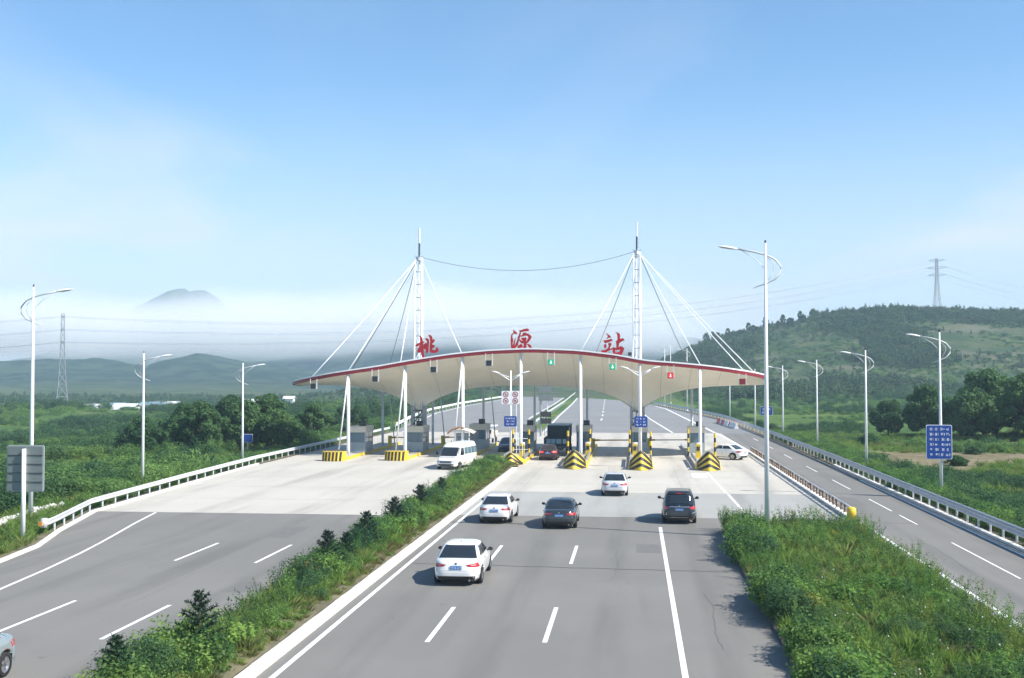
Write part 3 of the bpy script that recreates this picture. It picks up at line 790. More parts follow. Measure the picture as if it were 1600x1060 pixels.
for x, y, h, lab in ((-11.75, 111, 2.5, 'striped post on the left side of the hedge-end island'), (-9.95, 108.5, 2.6, 'striped post left of the stopped dark car'),
                     (-6.0, 104.5, 2.7, 'striped post between the dark truck and the wide open gate'), (-4.2, 110.5, 2.6, 'striped post beside the blue booth of the second inbound island'),
                     (-.4, 111, 2.5, 'striped post left of the booth under the right mast'), (1.55, 106.5, 2.6, 'striped post right of the booth under the right mast'),
                     (5.25, 112, 2.6, 'striped post left of the rightmost booth'), (7.35, 105.5, 2.55, 'striped post standing alone by the white car')):
    hazard_post(x, y, h, lab)
pos_l = ['leftmost, nearest the left guardrail', 'under the left mast', 'with the small cream kiosk']
for i, x in enumerate(COLX[:3]):
    y0 = [104.0, 105.2, 106.5][i]
    t = thing('toll_island', 'outbound toll island with square striped end block, ' + pos_l[i], 'toll island', (x, y0 + 10, 0), 'toll islands of the outbound lanes')
    MB().box((x, (y0 + 1.2 + 131) / 2, .12), (1.9, 131 - y0 - 1.2, .27)).build('platform', islet_m, t)
    for s in (-1, 1): MB().box((x + s * .98, (y0 + 1.2 + 131) / 2, .15), (.05, 131 - y0 - 1.2, .29)).build('kerb_plate', yellow, t)
    w = 2.1 if i < 2 else 1.0
    def face(u, v): return (x + u * w / 2, y0 + .5 * abs(u) ** 3 + .10 * v, .02 + .86 * v)
    blk = MB().grid([[face(u, v) for u in np.linspace(-1, 1, 15)] for v in np.linspace(0, 1, 4)])
    topr = [face(u, 1) for u in np.linspace(-1, 1, 15)]
    blk.grid([topr, [(p[0], y0 + 1.5, .88) for p in topr]])
    for s in (-1, 1):
        sd_ = [face(s, v) for v in np.linspace(0, 1, 4)]; blk.grid([sd_, [(p[0], y0 + 1.5, p[2]) for p in sd_]])
    blk.build('end_block', yellow, t)
    n = 6 if i < 2 else 3
    for k in range(n):
        u0 = -.96 + 1.92 * k / n; u1 = u0 + 1.06 / n
        MB().grid([[(lambda p: (p[0], p[1] - .012, p[2]))(face(np.clip(u + .05 * v, -1, 1), .01 + .97 * v)) for u in np.linspace(u0, u1, 4)] for v in np.linspace(0, 1, 5)] + [[(lambda p: (p[0], p[1] + .8, .893))(face(np.clip(u + .05, -1, 1), 1)) for u in np.linspace(u0, u1, 4)]]).build('stripe', blackp, t)
# booths
def booth(x, y, lab, w=1.5, d=2.6, h=2.6, blue=False, zb=.26):
    t = thing('toll_booth', lab, 'toll booth', (x, y, zb), 'toll booths on the islands')
    MB().box((x, y, zb + .5), (w, d, 1.0)).build('base_wall', booth_m if not blue else mat('booth_blue', (.10, .20, .34), .45), t)
    for sx in (-1, 1):
        for sy in (-1, 1): MB().box((x + sx * (w / 2 - .05), y + sy * (d / 2 - .05), zb + 1.5), (.1, .1, 1.0)).build('corner_post', booth_m, t)
    MB().box((x, y - d / 2 + .05, zb + 1.5), (w - .22, .04, .96)).build('window', glass_b, t); MB().box((x, y + d / 2 - .05, zb + 1.5), (w - .22, .04, .96)).build('window', glass_b, t)
    for s in (-1, 1):
        MB().box((x + s * (w / 2 - .05), y - d * .24, zb + 1.5), (.04, d * .42, .96)).build('window', glass_b, t); MB().box((x + s * (w / 2 - .05), y + d * .24, zb + 1.5), (.04, d * .42, .96)).build('window', glass, t)
        MB().box((x + s * (w / 2 - .05), y, zb + 1.5), (.06, .1, 1.0)).build('mullion', booth_m, t)
    MB().box((x, y, zb + 2.0 + (h - 2.0) / 2), (w + .12, d + .12, h - 2.0)).build('roof_band', cream, t)
    MB().box((x + .25, y - .3, zb + h + .26), (.62, .55, .50)).build('air_conditioner', black, t)
    MB().box((x + .25, y - .585, zb + h + .26), (.44, .02, .36)).build('fan_grille', dark_steel, t)
    return t
BL = ['leftmost outbound booth with cream roof band, nearest the left guardrail', 'outbound booth at the foot of the left mast', 'booth behind the white van', 'booth on the hedge-end island left of the stopped dark car', 'blue booth with black box on its roof right of the dark truck', 'pale booth under the right mast', 'rightmost booth beside the white parked car']
for i, x in enumerate(COLX):
    booth(x + (.25 if i < 3 else 0), [114.5, 115.5, 121, 118, 118.5, 117.5, 117][i], BL[i], 1.7 if i < 3 else 1.5, 3.4 if i < 3 else 2.8, blue=(i == 4))
# kiosk, cabinets, gate arms
t = thing('guard_kiosk', 'small kiosk with curved cream roof beside the white van', 'kiosk', (-16.75, 110.2, .26))
MB().box((-16.75, 111.0, 1.3), (1.1, 1.3, 2.1)).build('wall', booth_m, t); MB().box((-16.75, 110.33, 1.45), (.8, .03, 1.2)).build('window', glass_b, t)
MB().grid([[(-16.75 + 1.25 * u, 111.0 + v * 1.15, 2.40 + .38 * (1 - u * u) + .05 * v) for u in np.linspace(-1, 1, 11)] for v in (-1, 0, 1)]).build('roof', cream, t, smooth=True)
MB().tube([(-18.05, 109.8, 2.35), (-17.6, 109.8, 2.72), (-16.9, 109.8, 2.95), (-16.4, 109.8, 2.9)], .09, 8).build('roof_edge', mat('kiosk_brown', (.30, .16, .09), .7), t)
for x, y, lab in ((6.0, 108.6, 'rounded yellow cabinet behind the rightmost nose'), (-4.35, 108.8, 'rounded yellow cabinet behind the nose left of the open gate'), (.1, 108.4, 'rounded yellow cabinet behind the nose under the right mast'), (-10.5, 107.5, 'rounded yellow cabinet on the hedge-end island')):
    t = thing('ticket_cabinet', lab, 'cabinet', (x, y, .25), 'ticket machines on the islands')
    MB().box((x, y, .9), (.46, .5, 1.3), taper=.86).build('case', yellow, t); MB().box((x, y - .245, 1.15), (.3, .03, .4)).build('panel', dark_steel, t); MB().tube([(x - .25, y, 1.5), (x + .25, y, 1.5)], .2, 10).build('hood', cream, t, smooth=True)
for x, y, ln, lab, m in ((-4.3, 122, 4.3, 'lowered orange gate arm across the empty lane', orange), (1.5, 123, 4.2, 'lowered gate arm left of the rightmost booth', cream), (-27, 125, 4.3, 'low orange gate arm between the two leftmost outbound islands', orange), (-21.2, 126, 4.2, 'gate arm left of the cream kiosk', orange)):
    t = thing('gate_arm', lab, 'barrier gate', (x, y, .26), 'barrier gates')
    MB().box((x, y, .78), (.36, .42, 1.04)).build('motor_box', yellow, t)
    MB().tube([(x + .1, y - .24, 1.12), (x + ln, y - .24, 1.16)], .065, 8).build('arm', m, t)
    MB().tube([(x + .1, y - .24, 1.12), (x + .75, y - .24, 1.13)], .10, 8).build('arm_sleeve', orange, t); MB().box((x + ln - .2, y - .24, 1.16), (.25, .15, .15)).build('arm_tip', redfas, t)

# ------------------------------------------------------------------ guard rails
def wbeam(pts, side, z0=.44, name='rail', m=galv, t=None, h=.32):
    sec = [(0, 0), (.055, .04), (.055, .10), (.0, .145), (.0, .175), (.055, .22), (.055, .28), (0, .32)]
    P = []
    for i, p in enumerate(pts):
        a, b = Vector(pts[max(0, i - 1)]), Vector(pts[min(len(pts) - 1, i + 1)]); d = (b - a).normalized(); n = Vector((-d.y, d.x)) * side
        ring = [(p[0] + n.x * u, p[1] + n.y * u, z0 + w * h / .32) for u, w in sec] + [(p[0] + n.x * (u - .012), p[1] + n.y * (u - .012), z0 + w * h / .32) for u, w in sec[::-1]]
        P.append(ring + [ring[0]])
    return MB().grid(P).build(name, m, t)
def along(f, y0, y1, st): return [(f(y), y) for y in np.arange(y0, y1, st)]
post_me = MB().tube([(0, 0, -.3), (0, 0, .74)], .06, 8).mesh('post', railwhite)
g1 = thing('guardrail', 'white guardrail with bowed start along the left edge of the plaza', 'guardrail', (-32, 90, 0))
fl = lambda y: float(xl(y)) - .28
pts = [(-29.25, 54.3), (-29.35, 55.0)] + along(fl, 56, 160, 2)
wbeam(pts, -1, .48, 'rail', railwhite, g1, .31)
for y in np.arange(56, 128, 2): inst('post', post_me, (fl(y) - .08, y, 0), g1)
MB().tube([(-29.27, 54.3, .42), (-29.27, 54.3, .88)], .16, 10).build('end_cap', railwhite, g1, smooth=True)
MB().box((-29.35, 54.1, .62), (.20, .10, .2)).build('reflector', orange, g1)
g2 = thing('guardrail', 'long galvanised guardrail along the right side of the ramp road', 'guardrail', (17.8, 100, 0))
fr = lambda y: float(xr(y)) + .15
wbeam(along(fr, 20, 330, 2.5), 1, .50, 'rail', galv, g2, .34)
MB().tube([(fr(y), y, .90) for y in np.arange(20, 330, 4)], .055, 8).build('top_tube', galv, g2, smooth=True)
for y in list(np.arange(40, 130, 2)) + list(np.arange(130, 320, 4)): inst('post', post_me, (fr(y) + .03, y, .16), g2)
g3 = thing('guardrail', 'rusty low barrier with pale rails and yellow end between plaza and ramp', 'guardrail', (12, 92, 0))
MB().box((12.0, 92.9, .06), (.30, 55.0, .14)).build('footing', kerb_m, g3)
rp_me = MB().box((0, 0, .33), (.09, .10, .50)).box((0, -.1, .50), (.13, .22, .10)).mesh('rusty_post', rust)
for k, y in enumerate(np.arange(66, 120, 1.25)): inst('rusty_post', rp_me, (12.0, y, .1), g3, (0, random.uniform(-.1, .1), random.uniform(-.3, .3)))
MB().tube([(12.0, y, .66 + .015 * math.sin(y * 1.7)) for y in np.arange(65.6, 120.1, 1.0)], .05, 8).build('top_rail', railwhite, g3, smooth=True)
MB().tube([(12.02, y, .36 + .015 * math.sin(y * 2.1)) for y in np.arange(65.6, 120.1, 1.0)], .035, 8).build('lower_rail', mat('stained_rail', (.50, .42, .34), .6, var=.4, vscale=2, world=True), g3, smooth=True)
MB().tube([(12.0, 65.15, .0), (12.0, 65.15, .62), (12.0, 65.15, .70)], [.27, .25, .16], 14).build('end_drum', yellow, g3, smooth=True)
g4 = thing('guardrail', 'far white guardrail along the curve of the outbound road', 'guardrail', (-42, 220, 0))
fl4 = lambda y: float(xl(y)) - .3
wbeam(along(fl4, 166, 460, 6), -1, .5, 'rail', white, g4, .5)
for y in np.arange(166, 330, 6): inst('post', post_me, (fl4(y) - .08, y, 0), g4)
g5 = thing('guardrail', 'thin pale guardrail on the median beyond the gates', 'guardrail', (-16, 250, 0))
wbeam(along(lambda y: f_rl(y) - 1.8, 172, 600, 6), 1, .5, 'rail', railwhite, g5, .45)
for y in np.arange(172, 330, 6): inst('post', post_me, (f_rl(y) - 1.9, y, 0), g5)

# low dry-stone edging on the left verge
stone_m = mat('pale_stone', (.52, .51, .48), .95, var=.2, vscale=2, world=True)
sw = thing('stone_edging', 'low broken line of pale stones on the left verge', 'stone edging', (-33.6, 60, -.4))
sb = bmesh.new(); bmesh.ops.create_icosphere(sb, subdivisions=1, radius=.5)
for v in sb.verts: v.co *= random.uniform(.8, 1.15)
stone_me = bpy.data.meshes.new('stone'); sb.to_mesh(stone_me); sb.free(); stone_me.materials.append(stone_m)
for k in range(110):
    y = 53.5 + k * .11; x = np.interp(y, [53, 57, 62.3, 66], [-32.6, -33.3, -34.3, -34.2]) + random.uniform(-.2, .2)
    s = random.uniform(.28, .5); inst('stone', stone_me, (x, y, float(land(x, y)) + .20 + random.uniform(0, .18)), sw, (random.random() * 3, random.random() * 3, random.random() * 3), (s * 1.3, s, s * .8))

# ------------------------------------------------------------------ street lamps
lampglass = mat('lamp_glass', (.62, .63, .64), .25)
def head_mesh(t, p, d, ln, m=white):
    """cobra head: p tip joint, d unit vector pointing out"""
    d = Vector(d).normalized(); s = d.cross(Vector((0, 0, 1))).normalized(); u = s.cross(d)
    P = []
    for a in np.linspace(0, 1, 9):
        w = ln * .17 * math.sin(math.pi * min(1, a * .93 + .07)) ** .6 + .02; hgt = ln * .085 * math.sin(math.pi * min(1, a * .9 + .1)) ** .7 + .015
        c_ = Vector(p) + d * ln * a
        P.append([c_ + s * w * math.cos(q) + u * hgt * (math.sin(q) if math.sin(q) > 0 else .45 * math.sin(q)) for q in np.linspace(0, 2 * math.pi, 13)])
    MB().grid(P).build('lamp_head', m, t, smooth=True)
    Q = [[Vector(p) + d * ln * a + s * ln * .12 * k - u * ln * .045 for k in (-1, 0, 1)] for a in (.3, .6, .85)]
    MB().grid(Q).build('lamp_lens', lampglass, t)
def lamp(x, y, z0, zt, side, lab, scale=1.0, grp='single-arm lamps along the road'):
    """side -1: head to the left (-X)"""
    t = thing('street_lamp', lab, 'street lamp', (x, y, z0), grp)
    H_ = zt - z0
    r = .13 * scale
    pole = MB().tube([(x, y, z0), (x, y, z0 + H_ * .5), (x, y, zt)], [r, r * .78, r * .42], 12).build('pole', white, t, smooth=True)
    MB().tube([(x, y, z0), (x, y, z0 + .55)], r * 1.35, 12, r * 1.1).build('base_sleeve', white, pole, smooth=True)
    k = scale
    hx = x + side * 1.35 * k
    arc = [(hx, zt - .28 * k), (x + side * .6 * k, zt - .42 * k), (x, zt - .58 * k), (x - side * .45 * k, zt - .80 * k), (x - side * .74 * k, zt - 1.15 * k), (x - side * .72 * k, zt - 1.5 * k), (x - side * .45 * k, zt - 1.8 * k), (x, zt - 2.02 * k), (x + side * .58 * k, zt - 2.22 * k)]
    MB().tube([(a, y, b) for a, b in arc], [.045 * k] * 7 + [.035 * k, .012], 8).build('arm', railwhite, t, smooth=True)
    arc2 = [(hx - side * .2 * k, zt - .36 * k), (x + side * .55 * k, zt - .75 * k), (x + side * .1 * k, zt - 1.2 * k), (x, zt - 1.35 * k)]
    MB().tube([(a, y, b) for a, b in arc2], .018 * k, 6).build('brace', railwhite, t, smooth=True)
    arc3 = [(x - side * .1 * k, zt - .72 * k), (x - side * .38 * k, zt - 1.0 * k), (x - side * .42 * k, zt - 1.35 * k), (x - side * .15 * k, zt - 1.85 * k)]
    MB().tube([(a, y, b) for a, b in arc3], .018 * k, 6).build('brace', railwhite, t, smooth=True)
    head_mesh(t, (hx, y, zt - .30 * k), (side, 0, .16), 1.0 * k)
    MB().tube([(x, y, zt), (x, y, zt + .14)], .04 * k, 8).build('finial', black, t)
    return t
lamp(6.5, 57.2, .1, 14.55, -1, 'tallest street lamp rising from the near end of the shrubby traffic island', 1.0)
lamp(20.0, 77.4, -.5, 10.85, -1, 'street lamp carrying the large blue sign right of the ramp', .92)
lamp(19.55, 99.2, -.4, 10.15, -1, 'street lamp right of the ramp, next beyond the blue-sign lamp', .9)
lamp(20.2, 129.3, -.5, 9.75, -1, 'street lamp right of the ramp, third counting from the near side', .9)
lamp(18.95, 148.6, -.3, 9.3, -1, 'street lamp right of the ramp, fourth counting from the near side', .9)
lamp(18.2, 174.9, -.2, 9.0, -1, 'street lamp just right of the canopy wing tip, beyond the ramp', .9)
lamp(17.6, 213, -.2, 8.8, -1, 'street lamp seen below the right canopy wing', .9)
for k, (pxv, y, lab) in enumerate(((1036, 300, 'tiny far lamp above the canopy, left of the three'), (1047, 330, 'tiny far lamp above the canopy, in the middle of the three'), (1058, 260, 'tiny far lamp above the canopy, right of the three'))):
    x = max((pxv - 990) / 1780 * y, float(xr(y)) + .8)
    lamp(x, y, -.2, 8 + (587 - (545 if k != 1 else 540)) / 1780 * y, -1, lab, 1.0, 'far lamps')
lamp(-33.35, 60.4, -.4, 12.95, 1, 'tall street lamp at far left behind the back of the grey sign', .98)
lamp(-34.95, 78.5, -.4, 9.6, 1, 'street lamp left of the plaza in front of the dark tree clump', .9)
lamp(-35.3, 100.4, -.4, 9.15, 1, 'street lamp left of the plaza, nearest the canopy', .9)
def twin(x, y, z0, zt, lab):
    t = thing('twin_lamp', lab, 'street lamp', (x, y, z0), 'two-armed lamps on the islands')
    MB().tube([(x, y, z0), (x, y, zt)], .12, 10, .07).build('pole', white, t, smooth=True)
    for s in (-1, 1):
        MB().tube([(x, y, zt - .95), (x + s * .55, y, zt - .60), (x + s * 1.15, y, zt - .22)], .045, 8).build('arm', white, t, smooth=True)
        MB().tube([(x, y, zt - .65), (x + s * .5, y, zt - .48), (x + s * 1.0, y, zt - .28)], .03, 8).build('brace', white, t, smooth=True)
        head_mesh(t, (x + s * 1.0, y, zt - .26), (s, 0, .26), .78)
    return t
twin(-11.1, 103.0, .25, 8.45, 'two-armed lamp on the hedge-end island carrying round prohibition signs')
twin(.58, 100.6, .25, 8.85, 'two-armed lamp on the island below the right mast')
t = thing('ladder_frame', 'thin white ladder frame beside the two-armed lamp on the hedge end', 'frame', (-10.5, 104.5, .3))
for x in (-10.75, -10.2): MB().tube([(x, 104.5, .3), (x, 104.5, 5.6 if x < -10.5 else 2.3)], .035, 6).build('upright', white, t)
for z in (1.2, 2.2): MB().tube([(-11.05, 104.5, z), (-9.7, 104.5, z)], .03, 6).build('rung', white, t)

# ------------------------------------------------------------------ signs
def marks(t, x0, x1, z0, z1, y, rows, seed):
    """rows of small white lettering too far off to read: each character a few strokes"""
    r = random.Random(seed); n = len(rows)
    for k, cells in enumerate(rows):
        zc_ = z1 - (z1 - z0) * (k + .5) / n; hh = (z1 - z0) / n * .52
        m = MB()
        for a, b in cells:
            xa, xb = x0 + (x1 - x0) * a, x0 + (x1 - x0) * b
            q = xa
            while q < xb - .02:
                w = min(hh * .95, xb - q)
                for zz in (-.38, 0, .38):
                    if r.random() < .8: m.box((q + w / 2 + r.uniform(-.01, .01), y, zc_ + zz * hh), (w * r.uniform(.55, .95), .006, hh * .15))
                for xx in (-.28, .05, .3):
                    if r.random() < .6: m.box((q + w / 2 + xx * w, y - .0035, zc_ + r.uniform(-.1, .1) * hh), (w * .13, .006, hh * r.uniform(.5, .9)))
                q += w * 1.2
        m.build('lettering', sign_white, t)['kind'] = 'stuff'
def board(t, x0, x1, z0, z1, y, m, border=True, name='panel'):
    P = []
    rr = min(.1, (x1 - x0) * .12); pts = []
    for cx, cz, a0 in ((x1 - rr, z1 - rr, 0), (x0 + rr, z1 - rr, 90), (x0 + rr, z0 + rr, 180), (x1 - rr, z0 + rr, 270)):
        for a in (0, 30, 60, 90): pts.append((cx + rr * math.cos(R(a0 + a)), cz + rr * math.sin(R(a0 + a))))
    if border:
        MB().poly([(a, y, b) for a, b in pts], (0, .05, 0)).build('border', sign_white, t)
        cx, cz = (x0 + x1) / 2, (z0 + z1) / 2; fx, fz = 1 - .07 / (x1 - x0), 1 - .07 / (z1 - z0)
        return MB().poly([(cx + (a - cx) * fx, y - .012, cz + (b - cz) * fz) for a, b in pts], (0, .03, 0)).build(name, m, t)
    return MB().poly([(a, y, b) for a, b in pts], (0, .05, 0)).build(name, m, t)
t = thing('road_sign', 'large blue sign with rows of white lettering on the lamp right of the ramp', 'road sign', (19.85, 77.2, 2.5))
board(t, 19.03, 20.67, 2.53, 4.77, 77.2, blue_sign)
marks(t, 19.2, 20.55, 2.66, 4.66, 77.18, [[(.03, .2), (.28, .42), (.52, .95)], [(.03, .2), (.28, .45), (.55, .75), (.8, 1)], [(.03, .2), (.28, .45), (.58, .77), (.82, 1)], [(.03, .22), (.28, .43), (.58, .77), (.8, 1)], [(.03, .18), (.28, .45), (.6, .75), (.82, .98)], [(.05, .16), (.3, .48), (.55, .7), (.78, 1)]], 3)
for z in (3.1, 4.2): MB().tube([(19.3, 77.29, z), (20.4, 77.29, z)], .03, 6).build('bracket', galv, t)
for x, y, z, rows, lab in ((-11.12, 102.8, 3.85, [[(.05, .95)], [(.15, .4), (.5, .9)], [(.12, .4), (.5, .95)]], 'small blue sign on the two-armed lamp at the hedge end'), (.62, 100.4, 3.95, [[(.08, .3), (.42, .6), (.7, .9)], [(.1, .28), (.45, .55), (.7, .9)], [(.08, .3), (.42, .6), (.68, .95)]], 'small blue sign on the two-armed lamp under the right mast')):
    t = thing('road_sign', lab, 'road sign', (x, y, z - .5)); board(t, x - .57, x + .57, z - .47, z + .47, y, blue_sign, False)
    marks(t, x - .48, x + .48, z - .4, z + .4, y - .008, rows, int(x * 10) + 50)
    MB().box((x, y + .09, z), (.3, .1, .1)).build('bracket', galv, t)
for x, lab in ((-11.55, 'left white plate with two red prohibition rings on the two-armed lamp'), (-10.68, 'right white plate with two red prohibition rings on the two-armed lamp')):
    t = thing('road_sign', lab, 'road sign', (x, 102.9, 5.4)); board(t, x - .39, x + .39, 5.40, 6.60, 102.9, sign_white, False)
    for z in (5.70, 6.28):
        ring = [[(x + rr * math.cos(a), 102.888, z + rr * math.sin(a)) for rr in (.19, .26)] for a in np.linspace(0, 2 * math.pi, 25)]
        MB().grid(ring).build('red_ring', redsign, t); MB().box((x, 102.887, z), (.16, .005, .14)).build('pictogram', dark_steel, t)
        MB().grid([[(x - .16, 102.882, z + .13), (x - .12, 102.882, z + .16)], [(x + .12, 102.882, z - .16), (x + .16, 102.882, z - .13)]]).build('slash', redsign, t)
t = thing('road_sign', 'back of a grey sign on a white post at the far left', 'road sign', (-29.37, 52.6, -.3))
board(t, -30.31, -28.41, 2.37, 4.62, 52.62, mat('sign_edge', (.34, .39, .39), .5), False, 'frame')
for k in range(5):
    z0 = 2.42 + .43 * k; MB().box((-29.36, 52.60, z0 + .21), (1.78, .03, .415)).build('back_panel', sign_grey, t)
for k in range(4): MB().box((-29.36, 52.575, 2.845 + .43 * k), (1.80, .035, .03)).build('rib', dark_steel, t)
MB().tube([(-29.36, 52.48, -.3), (-29.36, 52.48, 4.45)], .115, 10, .10).build('post', white, t, smooth=True)
t = thing('road_sign', 'small far blue sign behind the right canopy wing tip', 'road sign', (21.6, 190, 0)); board(t, 20.6, 22.6, 1.5, 2.9, 190, blue_sign); MB().tube([(21.6, 190.1, -.8), (21.6, 190.1, 1.8)], .08, 8).build('post', galv, t); marks(t, 20.8, 22.4, 1.65, 2.75, 189.97, [[(.1, .9)], [(.05, .5)]], 9)
t = thing('road_sign', 'tiny blue sign beside the lamp nearest the canopy on the left', 'road sign', (-42, 121, -.8)); board(t, -42.6, -41.4, .7, 1.6, 121, blue_sign); MB().tube([(-42, 121.1, -.9), (-42, 121.1, .8)], .06, 8).build('post', galv, t)
t = thing('sign_gantry', 'grey backs of two stacked signs on a pole behind the canopy', 'road sign', (-11.7, 150, 0))
MB().tube([(-12.2, 150, 0), (-12.2, 150, 7.2)], .14, 8).build('pole', grey_steel, t); MB().tube([(-11.3, 150.0, 0), (-11.3, 150.0, 5)], .07, 8).build('pole', white, t)
for z in (6.2, 5.1, 2.9, 2.0): MB().box((-11.5, 149.8, z), (1.9 if z > 4 else 1.4, .08, .85 if z > 4 else .7)).build('panel', sign_grey if z > 4 else dark_steel, t)

# water-filled barriers along the ramp shoulder
pl_w, pl_r = mat('plastic_white', (.78, .77, .75), .5, var=.06, vscale=2), mat('plastic_red', (.45, .06, .05), .5, var=.1, vscale=2)
bar_v = MB().poly([(-.3, -.9, 0), (.3, -.9, 0), (.22, -.9, .35), (.12, -.9, .45), (.12, -.9, .85), (-.12, -.9, .85), (-.12, -.9, .45), (-.22, -.9, .35)], (0, 1.8, 0))
bar_w, bar_r = bar_v.mesh('barrier_body', pl_w), bar_v.mesh('barrier_body', pl_r)
seq = 'wwwrwwrwrr'
words = ['nearest', 'second', 'third', 'fourth', 'fifth', 'sixth', 'seventh', 'eighth', 'ninth', 'last']
for k in range(10):
    y = 175 + k * 2.2; x = np.interp(y, [170, 200], [15.6, 13.9]) + random.uniform(-.1, .1)
    t = thing('traffic_barrier', ('white' if seq[k] == 'w' else 'red') + f' plastic barrier on the ramp shoulder, {words[k]} in the row', 'traffic barrier', (x, y, 0), 'plastic barriers on the ramp shoulder', R(4) + random.uniform(-.1, .1))
    o = link('barrier_body', bar_w if seq[k] == 'w' else bar_r, t); MB().tube([(0, -.3, .84), (0, .3, .84)], .07, 8).build('filler_ridge', pl_r if seq[k] == 'w' else pl_w, t, local=True)
# ------------------------------------------------------------------ vehicles
class Shell:
    """stack of rounded outlines; local frame: rear bumper at y=0, driving direction +Y, ground z=0"""
    def __init__(s, levels, hood=None):
        s.l = np.array(levels, float); s.hood = hood
    def par(s, z): return [float(np.interp(z, s.l[:, 0], s.l[:, k])) for k in range(1, 5)]
    def T(s, p):
        x, y, z = p
        if s.hood:
            y0, y1, drop, zmin = s.hood
            f = float(ss(y0, y1, y)) * max(0, (z - zmin)) / max(1e-6, s.l[-1, 0] - zmin)
            z -= drop * f
        return (x, y, z)
    def rear(s, x, z, off=.006):
        hw, yr, yf, n = s.par(z); u = min(.9999, abs(x) / hw)
        cy, hl = (yr + yf) / 2, (yf - yr) / 2
        return s.T((x, cy - hl * (1 - u ** n) ** (1 / n) - off, z))
    def front(s, x, z, off=.006):
        hw, yr, yf, n = s.par(z); u = min(.9999, abs(x) / hw)
        cy, hl = (yr + yf) / 2, (yf - yr) / 2
        return s.T((x, cy + hl * (1 - u ** n) ** (1 / n) + off, z))
    def side(s, sg, y, z, off=.006):
        hw, yr, yf, n = s.par(z); cy, hl = (yr + yf) / 2, (yf - yr) / 2
        u = min(.9999, abs(y - cy) / hl)
        return s.T((sg * (hw * (1 - u ** n) ** (1 / n) + off), y, z))
    def mesh(s, name, m, dark, wheels=(), wr=.36, crown=.02, cols=150, dz=.035, smooth=True):
        zs = np.arange(s.l[0, 0], s.l[-1, 0] + dz * .5, dz)
        mb = MB(); P = []
        for z in zs:
            hw, yr, yf, n = s.par(z); cy, hl = (yr + yf) / 2, (yf - yr) / 2
            row = []
            for t in np.linspace(0, 2 * math.pi, cols, endpoint=False):
                # spread samples evenly along the long outline
                c_, s_ = math.cos(t), math.sin(t)
                k = (abs(c_) ** n + abs(s_) ** n) ** (-1 / n)
                x, y = hw * k * c_, cy + hl * k * s_
                for wy in wheels:
                    if math.hypot(y - wy, z - .33) < wr and abs(x) > hw * .8: x *= .80
                row.append(s.T((x, y, z)))
            P.append(row + [row[0]])
        mb.grid(P)
        hw, yr, yf, n = s.par(zs[-1]); cy, hl = (yr + yf) / 2, (yf - yr) / 2
        Q = []
        for q in (1.0, .85, .6, .3, .02):
            row = []
            for t in np.linspace(0, 2 * math.pi, cols, endpoint=False):
                c_, s_ = math.cos(t), math.sin(t); k = (abs(c_) ** n + abs(s_) ** n) ** (-1 / n) * q
                p = s.T((hw * k * c_, cy + hl * k * s_, zs[-1])); row.append((p[0], p[1], p[2] + crown * (1 - q * q)))
            Q.append(row + [row[0]])
        mb.grid(Q)
        me = mb.mesh(name, [m, dark])
        bm = bmesh.new(); bm.from_mesh(me)
        bmesh.ops.remove_doubles(bm, verts=bm.verts, dist=.0005); bmesh.ops.recalc_face_normals(bm, faces=bm.faces)
        for f in bm.faces:
            c_ = f.calc_center_median()
            for wy in wheels:
                if math.hypot(c_.y - wy, c_.z - .33) < wr + .012 and abs(c_.x) > .4: f.material_index = 1
        bm.to_mesh(me); bm.free(); me.shade_smooth()
        return me
def patch_grid(fn, corners, nx=8, nz=5):
    """corners: ((u00,z00),(u10,z10),(u01,z01),(u11,z11)) bottom-left, bottom-right, top-left, top-right in the face's own coordinates"""
    (a, b), (c_, d), (e, f), (g_, h) = corners
    return [[fn(((a * (1 - i) + c_ * i) * (1 - j) + (e * (1 - i) + g_ * i) * j), ((b * (1 - i) + d * i) * (1 - j) + (f * (1 - i) + h * i) * j)) for i in np.linspace(0, 1, nx)] for j in np.linspace(0, 1, nz)]
def put(name, rows, m, t, smooth=True): return MB().grid(rows).build(name, m, t, smooth=smooth, local=True)

def wheel_mesh(r, w):
    ty = MB()
    sec = [(-w / 2, r * .66), (-w / 2, r * .93), (-w * .38, r), (w * .38, r), (w / 2, r * .93), (w / 2, r * .66)]
    ty.grid([[(x, q * math.cos(a), q * math.sin(a)) for x, q in sec] for a in np.linspace(0, 2 * math.pi, 25)])
    tm = ty.mesh('tyre', rubber, smooth=True)
    rm = MB()
    rm.grid([[(x, q * math.cos(a), q * math.sin(a)) for x, q in ((w * .42, r * .68), (w * .44, r * .60), (w * .2, r * .56), (w * .2, .02))] for a in np.linspace(0, 2 * math.pi, 25)])
    for k in range(5):
        a = 2 * math.pi * k / 5
        d, p_ = Vector((0, math.cos(a), math.sin(a))), Vector((0, -math.sin(a), math.cos(a)))
        o = Vector((w * .36, 0, 0))
        rm.grid([[tuple(o + p_ * s * (.05 - .02 * q) + d * r * q) for s in (-1, 0, 1)] for q in (.08, .35, .62)])
    return tm, rm.mesh('rim', rim_m, smooth=True)
WM = wheel_mesh(.325, .21); WT = wheel_mesh(.48, .30)
def wheels(t, hw, ysw, wm=WM, r=.325):
    for y in ysw:
        for s in (-1, 1):
            o = link('wheel', wm[0], t); o.location = (s * (hw - .115), y, r)
            rm = link('rim', wm[1], o); rm.rotation_euler = (0, 0, 0 if s > 0 else math.pi)
